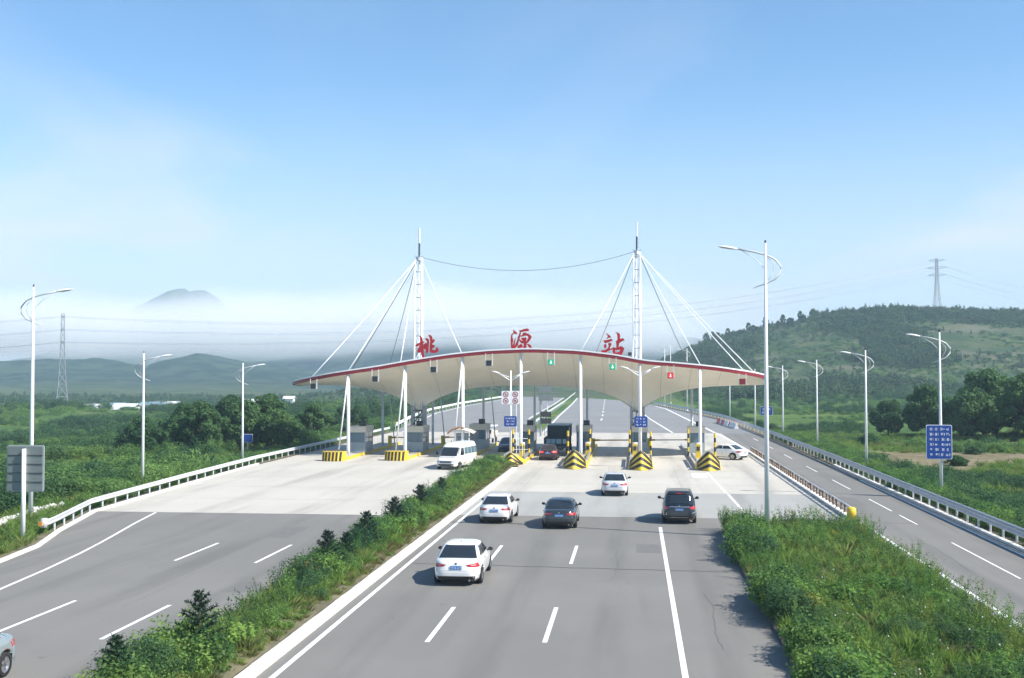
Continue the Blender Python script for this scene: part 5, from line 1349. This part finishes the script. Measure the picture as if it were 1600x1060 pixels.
scatter('island_sprigs', np.c_[x, y, np.full(n, .2)], rng.uniform(.55, 1.05, n), pick(n, [4, 3, 1.2]), P_sprig, 'tall thin weeds sticking up from the traffic island', 'weeds')
n = 170
y = rng.uniform(24, 100, n); x = rng.uniform(-12.8, -11.3, n)
scatter('median_sprigs', np.c_[x, y, np.full(n, .2)], rng.uniform(.5, 1.1, n), pick(n, [4, 3, 1.2]), P_sprig, 'tall thin weeds sticking up from the median strip', 'weeds')
fw = MB()
for k in range(45):
    q = Vector((random.uniform(4.8, 11), random.uniform(26, 45), random.uniform(.55, .95))); fw.box(q, (.03, .03, .025), random.random() * 3)
stuff(fw.build('wild_flowers', fl_w), 'tiny white wild flowers scattered over the traffic island', 'flowers')

# verges and fields
def field(x0, x1, y0, y1, n, cond=None):
    # density falls off with distance
    t = rng.random(n); y = y0 * (y1 / y0) ** t
    lo, hi = np.maximum(x0, -.72 * y - 6), np.minimum(x1, .40 * y + 6)
    x = rng.uniform(lo, np.maximum(hi, lo + .1)); return x, y
def far_from_road(x, y, m): return (x < xl(np.clip(y, -60, 1000)) - m) | (x > xr(np.clip(y, -60, 1000)) + m)
n = 1800
y = rng.uniform(36, 130, n); x = xl(y) - .75 - np.abs(rng.normal(size=n)) * 2.4
k = ((y > 54) | (x < xl(y) - .6)) & ~((y > 49) & (y < 66) & (x < xl(y) - 2.0) & (rng.random(n) < .75))
x, y = x[k], y[k]; n = len(x)
scatter('verge_shrubs_left', np.c_[x, y, land(x, y)], rng.uniform(.35, .95, n) * np.where(y < 66, .6, 1), pick(n, [4, 4, 2, 1]), P_near, 'leafy shrubs on the verge outside the left guardrail', 'shrubs')
n = 2600
y = rng.uniform(44, 150, n); x = xr(y) + .75 + np.abs(rng.normal(size=n)) * 2.0
scatter('verge_shrubs_right', np.c_[x, y, land(x, y)], rng.uniform(.5, 1.35, n), pick(n, [4, 4, 2, .6]), P_near, 'leafy shrubs on the verge outside the right guardrail', 'shrubs')
x, y = field(-420, -30, 46, 470, 17000)
k = far_from_road(x, y, 2.5) & ~((y < 72) & (x > -37)) & (fbm(x / 16, y / 22, 3, 60) + .25 * ss(140, 60, y) * 0 > .40)
x, y = x[k], y[k]; n = len(x)
s = (.5 + .9 * fbm(x / 14, y / 14, 3, 61)) * rng.uniform(.5, 1.2, n) * (1 + .7 * ss(120, 400, y))
scatter('scrub_field_left', np.c_[x, y, land(x, y) - .1], np.c_[s, s, s * rng.uniform(.6, 1.1, n)], np.where(fbm(x / 25, y / 25, 3, 62) > .60, 2, pick(n, [3, 3, .5, 3])), P_mid, 'green scrub covering the low ground left of the road', 'scrub')
x, y = field(16, 300, 50, 520, 15000)
k = far_from_road(x, y, 3.0) & (soil(x, y) < .12) & (fbm(x / 14, y / 18, 3, 70) > .50)
x, y = x[k], y[k]; n = len(x)
s = (.4 + .8 * fbm(x / 12, y / 16, 3, 71)) * rng.uniform(.4, 1.1, n) * (1 + .8 * ss(120, 420, y))
scatter('scrub_field_right', np.c_[x, y, land(x, y) - .1], np.c_[s, s, s * rng.uniform(.5, 1.0, n)], np.where(fbm(x / 25, y / 25, 3, 72) > .60, 2, pick(n, [3, 3, .6, 3])), P_mid, 'green scrub over the fields right of the ramp', 'scrub')
n = 14000
x, y = field(-200, -28, 44, 160, n); k = far_from_road(x, y, .8); xa, ya = x[k], y[k]
x, y = field(16, 120, 44, 170, n); k = far_from_road(x, y, .8) & (soil(x, y) < .35); x, y = np.r_[xa, x[k]], np.r_[ya, y[k]]; n = len(x)
scatter('field_grass', np.c_[x, y, land(x, y) - .03], rng.uniform(.45, 1.0, n), pick(n, [3, 2, .6, 5]), P_grass, 'long grass over the open fields both sides of the road', 'grass')
# wooded slopes
n = 26000
y = rng.uniform(330, 790, n); x = rng.uniform(-.02, .42, n) * y
z = land(x, y)
w = fbm(x / 42, y / 42, 5, 80) + .16 * ss(24, 42, z) - .02
k = (z > 0) & (x > xr(y) + 12) & (w > .37 + .28 * rng.random(n))
k &= ~((x > 150) & (y > 420) & (z > 12) & (z < 34) & (rng.random(n) < .8))
x, y, z, w = x[k], y[k], z[k], w[k]; n = len(x)
scatter('hillside_wood', np.c_[x, y, z - .3], rng.uniform(.3, 1.15, n) * (.55 + .6 * ss(.45, .7, w)), pick(n, [4, 2.2, 4]), P_far, 'dark scrubby wood over the hill on the right', 'wood')
n = 9000
y = rng.uniform(340, 760, n); x = rng.uniform(-.02, .42, n) * y; z = land(x, y)
k = (z > -1) & (x > xr(y) + 14) & (fbm(x / 20, y / 20, 4, 85) > .40 + .2 * rng.random(n)); x, y, z = x[k], y[k], z[k]; n = len(x)
scatter('hillside_scrub', np.c_[x, y, z - .3], np.c_[rng.uniform(.8, 2.2, n), rng.uniform(.8, 2.2, n), rng.uniform(.5, 1.3, n)], pick(n, [3, 3, 1.5, 3]), P_mid, 'light green scrub over the open slopes of the right hill', 'scrub')
n = 5200
y = rng.uniform(250, 640, n); x = rng.uniform(-.62, -.03, n) * y
z = land(x, y); k = (x < xl(np.clip(y, -60, 1000)) - 10) & ((fbm(x / 45, y / 45, 3, 90) > .60) | (y > 500)) & ~((y > 395) & (y < 445) & (x < -120) & (x > -215))
x, y, z = x[k], y[k], z[k]; n = len(x)
scatter('far_wood_left', np.c_[x, y, z - .3], rng.uniform(.4, .9, n), pick(n, [3, .8, 5]), P_far, 'belt of far woods left of the road below the hills', 'wood')

# ------------------------------------------------------------------ trees
def make_tree(seed, h, r, leaf=.17, nleaf=7500, m=None):
    rr = random.Random(seed); nr = np.random.default_rng(seed)
    tb = MB(); lumps = []
    tb.tube([(0, 0, -.4), (rr.uniform(-.1, .1), rr.uniform(-.1, .1), h * .25), (rr.uniform(-.3, .3), rr.uniform(-.3, .3), h * .6), (rr.uniform(-.3, .3), rr.uniform(-.3, .3), h * .86)], [h * .035, h * .028, h * .016, h * .006], 9)
    for k in range(26):
        a = k * 2.399 + rr.uniform(-.4, .4); f = (k + .5) / 26
        zc_ = h * (.18 + .74 * f); ro = r * math.sin(math.pi * min(1, .16 + .80 * f)) ** .75 * rr.uniform(.55, 1.08)
        c_ = (ro * math.cos(a) * .78, ro * math.sin(a) * .78, zc_)
        q = r * rr.uniform(.20, .36); lumps.append((*c_, q, q, q * rr.uniform(.6, .85)))
        if k % 2 == 0: tb.tube([(0, 0, max(.3, zc_ - h * .18)), (c_[0] * .55, c_[1] * .55, zc_ - h * .07), c_], [h * .014, h * .009, h * .003], 6)
    v, f = leaf_cloud(nleaf, lumps, leaf, seed, .35)
    return tb.mesh('trunk', bark, smooth=True), np_mesh('crown', v, f, [m or lf_tree])
TREES = [make_tree(101, 6.2, 3.1), make_tree(102, 5.4, 2.9), make_tree(103, 7.0, 3.0), make_tree(104, 5.0, 3.2)]
def tree(x, y, k, s, lab, grp, sz=1.0):
    t = thing('tree', lab, 'tree', (x, y, float(land(x, y)) - .1), grp, random.uniform(0, 6.28))
    for nm, me in zip(('trunk', 'crown'), TREES[k]):
        o = link(nm, me, t); o.scale = (s, s, s * sz)
    return t
GL = [(-54.5, 122, 3, .86, 'leftmost tree of the dark clump left of the plaza'), (-51, 126, 0, .92, 'second tree from the left in the dark clump left of the plaza'), (-47.5, 122, 2, .88, 'tall tree in the dark clump right behind the middle left lamp'),
      (-45.0, 128, 1, 1.1, 'rounded tree in the middle of the clump left of the plaza'), (-43.0, 131, 2, .94, 'tallest tree at the right of the clump left of the plaza'), (-40.6, 127, 3, .95, 'low tree at the right foot of the clump left of the plaza'), (-48.5, 134, 2, .95, 'tree standing behind the dark clump left of the plaza'), (-40.5, 142, 0, .8, 'small tree trailing right of the clump left of the plaza')]
for a in GL: tree(*a[:4], a[4], 'trees in the clump left of the plaza')
for k in range(14):
    x = -37.2 - random.uniform(0, 5) ; y = 136 + k * 9
    x = float(xl(y)) - 6 - random.uniform(0, 7)
    tree(x, y, k % 4, random.uniform(.42, .6), 'small roadside tree in the row left of the canopy', 'small trees in the row left of the canopy')
GR = [(40.5, 163, 0, 1.0, 'leftmost tree of the big dark grove right of the ramp'), (45, 158, 3, 1.15, 'broad low tree at the front left of the grove right of the ramp'), (50, 152, 2, 1.05, 'tree directly behind the blue-sign lamp in the right grove'), (54.5, 156, 0, 1.3, 'large dark tree right of the blue-sign lamp'),
      (58, 150, 2, 1.35, 'tallest dark tree at the right edge of the picture'), (61, 158, 1, 1.5, 'broad dark tree at the right edge of the picture'), (51, 168, 1, 1.3, 'tree at the back of the right grove'), (62, 146, 3, 1.3, 'low spreading tree at the right border'), (37, 172, 1, .8, 'small tree left of the right grove'), (67, 163, 2, 1.4, 'dark tree at the back right of the grove')]
GR += [(48, 163, 2, 1.15, 'tree filling the middle of the right grove'), (57, 164, 3, 1.4, 'tree behind the tallest dark tree on the right'), (65, 152, 0, 1.35, 'tree cut by the right border in front of the grove'), (43, 172, 3, 1.1, 'tree behind the leftmost trees of the right grove')]
for a in GR: tree(*a[:3], a[3] * 1.2, a[4], 'trees of the grove right of the ramp')
# bushes standing alone in the right fields
for k, (x, y, s, lab) in enumerate(((31.5, 116, .32, 'round bush beside the bare earth right of the ramp'), (36, 97, .2, 'single small bush on the green strip right of the blue sign'), (29.5, 148, .42, 'dark bush beyond the bare earth'), (38, 133, .30, 'bush at the right end of the bare earth'), (34.5, 88, .34, 'bright green bush at the right edge of the picture'))):
    t = thing('bush', lab, 'bush', (x, y, float(land(x, y)) - .25), None, k)
    o = link('foliage', TREES[3][1], t); o.scale = (s * 1.2, s * 1.2, s * .8); q = link('stem', TREES[3][0], t); q.scale = (s, s, s * .8)
# trees breaking the skyline
RT = [make_tree(201, 4.6, 1.7, .26, 700, lf_hill), make_tree(202, 5.2, 1.4, .26, 650, lf_hill), make_tree(203, 3.8, 1.9, .26, 700, lf_hill)]
for k in range(60):
    u = .06 + .30 * (k + random.random()) / 60; yy = np.linspace(500, 800, 120); zz = land(u * yy, yy); j = int(np.argmax((zz - 8) / yy)); y = yy[j] - random.uniform(0, 14)
    x = u * y; s = random.uniform(.55, 1.35) * (1.15 if u < .18 else .8); a = RT[k % 3]
    t = thing('tree', 'small dark tree on the skyline of the right hill', 'tree', (x, y, float(land(x, y)) - .3), 'skyline trees on the right hill', random.uniform(0, 6.28))
    for nm, me in zip(('trunk', 'crown'), a): o = link(nm, me, t); o.scale = (s, s, s)
# young conifers on the median
def make_conifer(seed, h):
    rr = random.Random(seed); nr = np.random.default_rng(seed); tb = MB(); V = []
    tb.tube([(0, 0, -.05), (0, 0, h * .5), (0, 0, h)], [.035, .025, .006], 7)
    for k in range(34):
        f = (k + .4) / 34; z = h * (.08 + .90 * f); ln = h * .46 * (1 - f) ** .8 * rr.uniform(.7, 1.1) + .05; a = k * 2.399
        d = Vector((math.cos(a), math.sin(a), .22 + .5 * f)); tip = Vector((0, 0, z)) + d * ln
        tb.tube([(0, 0, z), tip], [.010, .003], 5)
        nn = int(30 + 95 * ln)
        for _ in range(nn):
            q = rr.uniform(.12, 1.05); p = Vector((0, 0, z)) + d * ln * q
            u = Vector((rr.gauss(0, 1), rr.gauss(0, 1), rr.gauss(0, .7) + .25)).normalized() + d * .5; u.normalize()
            s = u.cross(Vector((rr.gauss(0, 1), rr.gauss(0, 1), rr.gauss(0, 1)))).normalized() * .013
            e = p + u * rr.uniform(.06, .13)
            V += [p - s, p + s, e + s * .6, e - s * .6]
    V = np.array([tuple(v) for v in V]); return tb.mesh('trunk', bark, smooth=True), np_mesh('needles', V, np.arange(len(V)).reshape(-1, 4), [lf_con])
CN = [make_conifer(301, 1.75), make_conifer(302, 1.5), make_conifer(303, 1.35), make_conifer(304, 1.4), make_conifer(305, 1.2), make_conifer(306, 1.45)]
for k, (x, y, j, s, lab) in enumerate(((-11.95, 30.6, 0, 1.05, 'largest dark young conifer on the median, nearest the camera'), (-11.95, 43.9, 1, 1.12, 'dark young conifer by the orange flowers on the median'), (-12.05, 50.8, 3, 1.15, 'second young conifer beyond the orange flowers on the median'), (-12.05, 57.0, 5, 1.1, 'third young conifer beyond the orange flowers on the median'),
                                   (-12.3, 65.2, 4, 1.2, 'spindly young conifer on the median where the pale concrete begins'), (-12.1, 71.4, 3, .95, 'young conifer on the far half of the median'), (-12.75, 27.2, 2, 1.0, 'tip of a young conifer at the bottom edge of the picture'), (-12.1, 47.4, 4, .95, 'small young conifer between the two dark ones'))):
    t = thing('conifer', lab, 'conifer', (x, y, .2), 'young conifers on the median', k * 1.3)
    for nm, me in zip(('trunk', 'needles'), CN[j]): o = link(nm, me, t); o.scale = (s, s, s)
t = thing('flower_clump', 'clump of orange flowers on the median beside a young conifer', 'flowers', (-12.2, 42.3, .2))
sm_ = MB(); fl_ = MB()
for k in range(34):
    q = Vector((-12.2 + random.gauss(0, .28), 42.3 + random.gauss(0, .5), .75 + random.uniform(0, .30))); sm_.tube([(q.x, q.y, .15), q], .006, 4); fl_.box(q, (.055, .055, .04), random.random())
stuff(sm_.build('stems', lf_bush, t)); stuff(fl_.build('blossoms', fl_or, t))

# ------------------------------------------------------------------ pylons and wires
pyl = mat('pylon_steel', (.34, .36, .38), .5, .4)
def pylon(x, y, h, lab, rz=0, wbase=5.0):
    z0 = float(land(x, y)); t = thing('pylon', lab, 'pylon', (x, y, z0), 'electricity pylons')
    def wd(z): return np.interp(z / h, [0, .30, .62, 1.0], [wbase, wbase * .56, wbase * .33, wbase * .22]) / 2
    ca, sa = math.cos(rz), math.sin(rz)
    def P(a, b, z): return (x + a * ca - b * sa, y + a * sa + b * ca, z0 + z)
    for sx, sy in ((-1, -1), (1, -1), (1, 1), (-1, 1)):
        MB().tube([P(sx * wd(z), sy * wd(z), z) for z in np.linspace(0, h, 9)], .16, 5, .10).build('leg', pyl, t)
    lv = [0, .14, .27, .39, .49, .58, .66, .74, .82, .90, 1.0]
    for k in range(len(lv) - 1):
        a, b = lv[k] * h, lv[k + 1] * h; br = MB()
        for (sx, sy), (tx, ty) in (((-1, -1), (1, -1)), ((1, -1), (1, 1)), ((1, 1), (-1, 1)), ((-1, 1), (-1, -1))):
            br.tube([P(sx * wd(a), sy * wd(a), a), P(tx * wd(b), ty * wd(b), b)], .075, 4); br.tube([P(tx * wd(a), ty * wd(a), a), P(sx * wd(b), sy * wd(b), b)], .075, 4); br.tube([P(sx * wd(b), sy * wd(b), b), P(tx * wd(b), ty * wd(b), b)], .075, 4)
        br.build('bracing', pyl, t)['kind'] = 'stuff'
    arms = []
    for f, ln in ((.70, 5.2), (.83, 5.8), (.965, 4.6)):
        z = f * h; ar = MB()
        for s in (-1, 1):
            tip = P(0, s * ln, z + .2); arms.append(tip)
            for q in (-1, 1): ar.tube([P(q * wd(z), s * wd(z), z - .5), tip], .10, 4); ar.tube([P(q * wd(z), s * wd(z), z + .9), tip], .08, 4)
        ar.build('crossarm', pyl, t)['kind'] = 'stuff'
    return arms
A1 = pylon(-235.5, 450, 40, 'hazy pylon standing on the plain at the left', R(30))
A2 = pylon(179.8, 700, 33, 'pylon on top of the right hill', R(60))
pw = mat('power_line', (.20, .22, .25), .6)
nm = ['lower', 'lower rear', 'middle', 'middle rear', 'upper', 'upper rear']
for k, (a, b) in enumerate(zip(A1, A2)):
    a, b = Vector(a), Vector(b); sag = 13 + .6 * k
    tag(MB().tube([a.lerp(b, q) - Vector((0, 0, 4 * sag * q * (1 - q))) for q in np.linspace(0, 1, 41)], .036, 4).build('power_line', pw), f'{nm[k]} power line spanning the sky between the two pylons', 'wire', 'power lines')
for k, b in enumerate(A2):
    b = Vector(b); e = b + Vector((190, 180, -14)); tag(MB().tube([b.lerp(e, q) - Vector((0, 0, 22 * q * (1 - q))) for q in np.linspace(0, 1, 21)], .036, 4).build('power_line', pw), f'{nm[k]} power line running off to the right from the hilltop pylon', 'wire', 'power lines')
for k, b in enumerate(A1):
    b = Vector(b); e = b + Vector((-230, -60, 0)); tag(MB().tube([b.lerp(e, q) - Vector((0, 0, 26 * q * (1 - q))) for q in np.linspace(0, 1, 21)], .036, 4).build('power_line', pw), f'{nm[k]} power line running off to the left from the pylon on the plain', 'wire', 'power lines')

# ------------------------------------------------------------------ village
hw_m, hr_w, hr_b = mat('house_wall', (.72, .72, .70), .8, var=.06, vscale=.3), mat('roof_pale', (.72, .74, .76), .5, var=.06, vscale=.2), mat('roof_blue', (.22, .32, .42), .5, var=.1, vscale=.2)
def house(x, y, w, d, h, roof, lab, rz=0, zoff=0):
    z = float(land(x, y)) + zoff; t = thing('house', lab, 'house', (x, y, z), 'village houses on the plain', rz)
    MB().box((0, 0, h / 2 - .5), (w, d, h + 1)).build('wall', hw_m, t, local=True)
    MB().poly([(-w / 2 - .4, -d / 2 - .5, h), (-w / 2 - .4, 0, h + d * .22), (-w / 2 - .4, d / 2 + .5, h), (-w / 2 - .4, d / 2 + .5, h + .15), (-w / 2 - .4, 0, h + d * .22 + .2), (-w / 2 - .4, -d / 2 - .5, h + .15)], (w + .8, 0, 0)).build('roof', roof, t, local=True)
    for k in range(max(1, int(w / 3.5))): MB().box((-w / 2 + (k + .5) * w / max(1, int(w / 3.5)), -d / 2 - .02, h * .55), (1.3, .06, 1.2)).build('window', glass_b, t, local=True)
HS = [(-205, 415, 7, 6, 3, 0, 'leftmost white house of the village'), (-198, 422, 8, 6, 3, 1, 'second white house from the left of the village'), (-190, 412, 13, 6, 2.6, 0, 'long low white house left of the middle left lamp'), (-183, 424, 18, 7, 3, 1, 'long blue-roofed shed behind the middle left lamp'), (-174, 418, 7, 6, 3.5, 0, 'small white house just right of the middle left lamp'), (-189, 398, 10, 5, 2, 0, 'low white shed in front of the village'),
      (-150, 410, 8, 6, 2.6, 0, 'small pale house left of the lamp nearest the canopy'), (-144, 415, 9, 6, 2.8, 1, 'blue-roofed house behind the lamp nearest the canopy'), (-139, 405, 10, 7, 4.2, 0, 'big white house right of the lamp nearest the canopy'), (-127, 412, 5, 5, 4.5, 0, 'narrow white house right of the big white one'), (-131, 408, 6, 5, 2.6, 1, 'low house between the two white ones')]
for a in HS: house(a[0], a[1], a[2] * .68, a[3] * .8, a[4] * .85, hr_b if a[5] else hr_w, a[6], random.uniform(-.2, .3), .1)

# ------------------------------------------------------------------ the air
def vol(name, density, col, aniso, noise=None):
    m = bpy.data.materials.new(name); m.use_nodes = True
    nt = m.node_tree; nt.nodes.remove(nt.nodes['Principled BSDF'])
    v = nt.nodes.new('ShaderNodeVolumePrincipled'); v.inputs['Color'].default_value = (*col, 1); v.inputs['Density'].default_value = density; v.inputs['Anisotropy'].default_value = aniso
    nt.links.new(v.outputs[0], nt.nodes['Material Output'].inputs['Volume'])
    return m, nt, v
hm, _, _ = vol('haze_air', .00029, (.60, .81, 1.0), 0.0)
hz = MB().box((0, 1350, 80), (6600, 2900, 190)).build('haze', hm); hz['kind'] = 'stuff'
fm, nt, v = vol('fog', .003, (1.0, 1.0, 1.0), 0.0)
g = nt.nodes.new('ShaderNodeNewGeometry'); sp = nt.nodes.new('ShaderNodeSeparateXYZ'); nt.links.new(g.outputs['Position'], sp.inputs[0])
mpn = nt.nodes.new('ShaderNodeMapping'); mpn.inputs['Scale'].default_value = (.0022, .0022, .008); nt.links.new(g.outputs['Position'], mpn.inputs[0])
nn = nt.nodes.new('ShaderNodeTexNoise'); nn.inputs['Scale'].default_value = 1; nn.inputs['Detail'].default_value = 3; nt.links.new(mpn.outputs[0], nn.inputs['Vector'])
def vr_(src, a, b, c=0, d=1):
    x = nt.nodes.new('ShaderNodeMapRange'); x.interpolation_type = 'SMOOTHSTEP'
    for i, q in enumerate((a, b, c, d)): x.inputs[i + 1].default_value = q
    nt.links.new(src, x.inputs[0]); return x.outputs[0]
def mul(a, b):
    x = nt.nodes.new('ShaderNodeMath'); x.operation = 'MULTIPLY'
    for i, q in enumerate((a, b)):
        if isinstance(q, float): x.inputs[i].default_value = q
        else: nt.links.new(q, x.inputs[i])
    return x.outputs[0]
m2 = nt.nodes.new('ShaderNodeMapping'); m2.inputs['Scale'].default_value = (.0045, .003, .004); nt.links.new(g.outputs['Position'], m2.inputs[0])
n2 = nt.nodes.new('ShaderNodeTexNoise'); n2.inputs['Scale'].default_value = 1; n2.inputs['Detail'].default_value = 4; nt.links.new(m2.outputs[0], n2.inputs['Vector'])
ad = nt.nodes.new('ShaderNodeMath'); ad.operation = 'MULTIPLY_ADD'; ad.inputs[1].default_value = 75; ad.inputs[2].default_value = -37
nt.links.new(n2.outputs[0], ad.inputs[0])
zw = nt.nodes.new('ShaderNodeMath'); zw.operation = 'ADD'; nt.links.new(ad.outputs[0], zw.inputs[0]); nt.links.new(sp.outputs[2], zw.inputs[1]); zw = zw.outputs[0]
dn = mul(mul(mul(vr_(zw, 26, 60), vr_(zw, 128, 62)), mul(vr_(nn.outputs[0], .22, .55, .3, 1.), vr_(sp.outputs[0], 130., -40.))), .018)
nt.links.new(dn, v.inputs['Density'])
fg = MB().box((-250, 1480, 95), (2600, 300, 150)).build('fog_bank', fm); fg['kind'] = 'stuff'
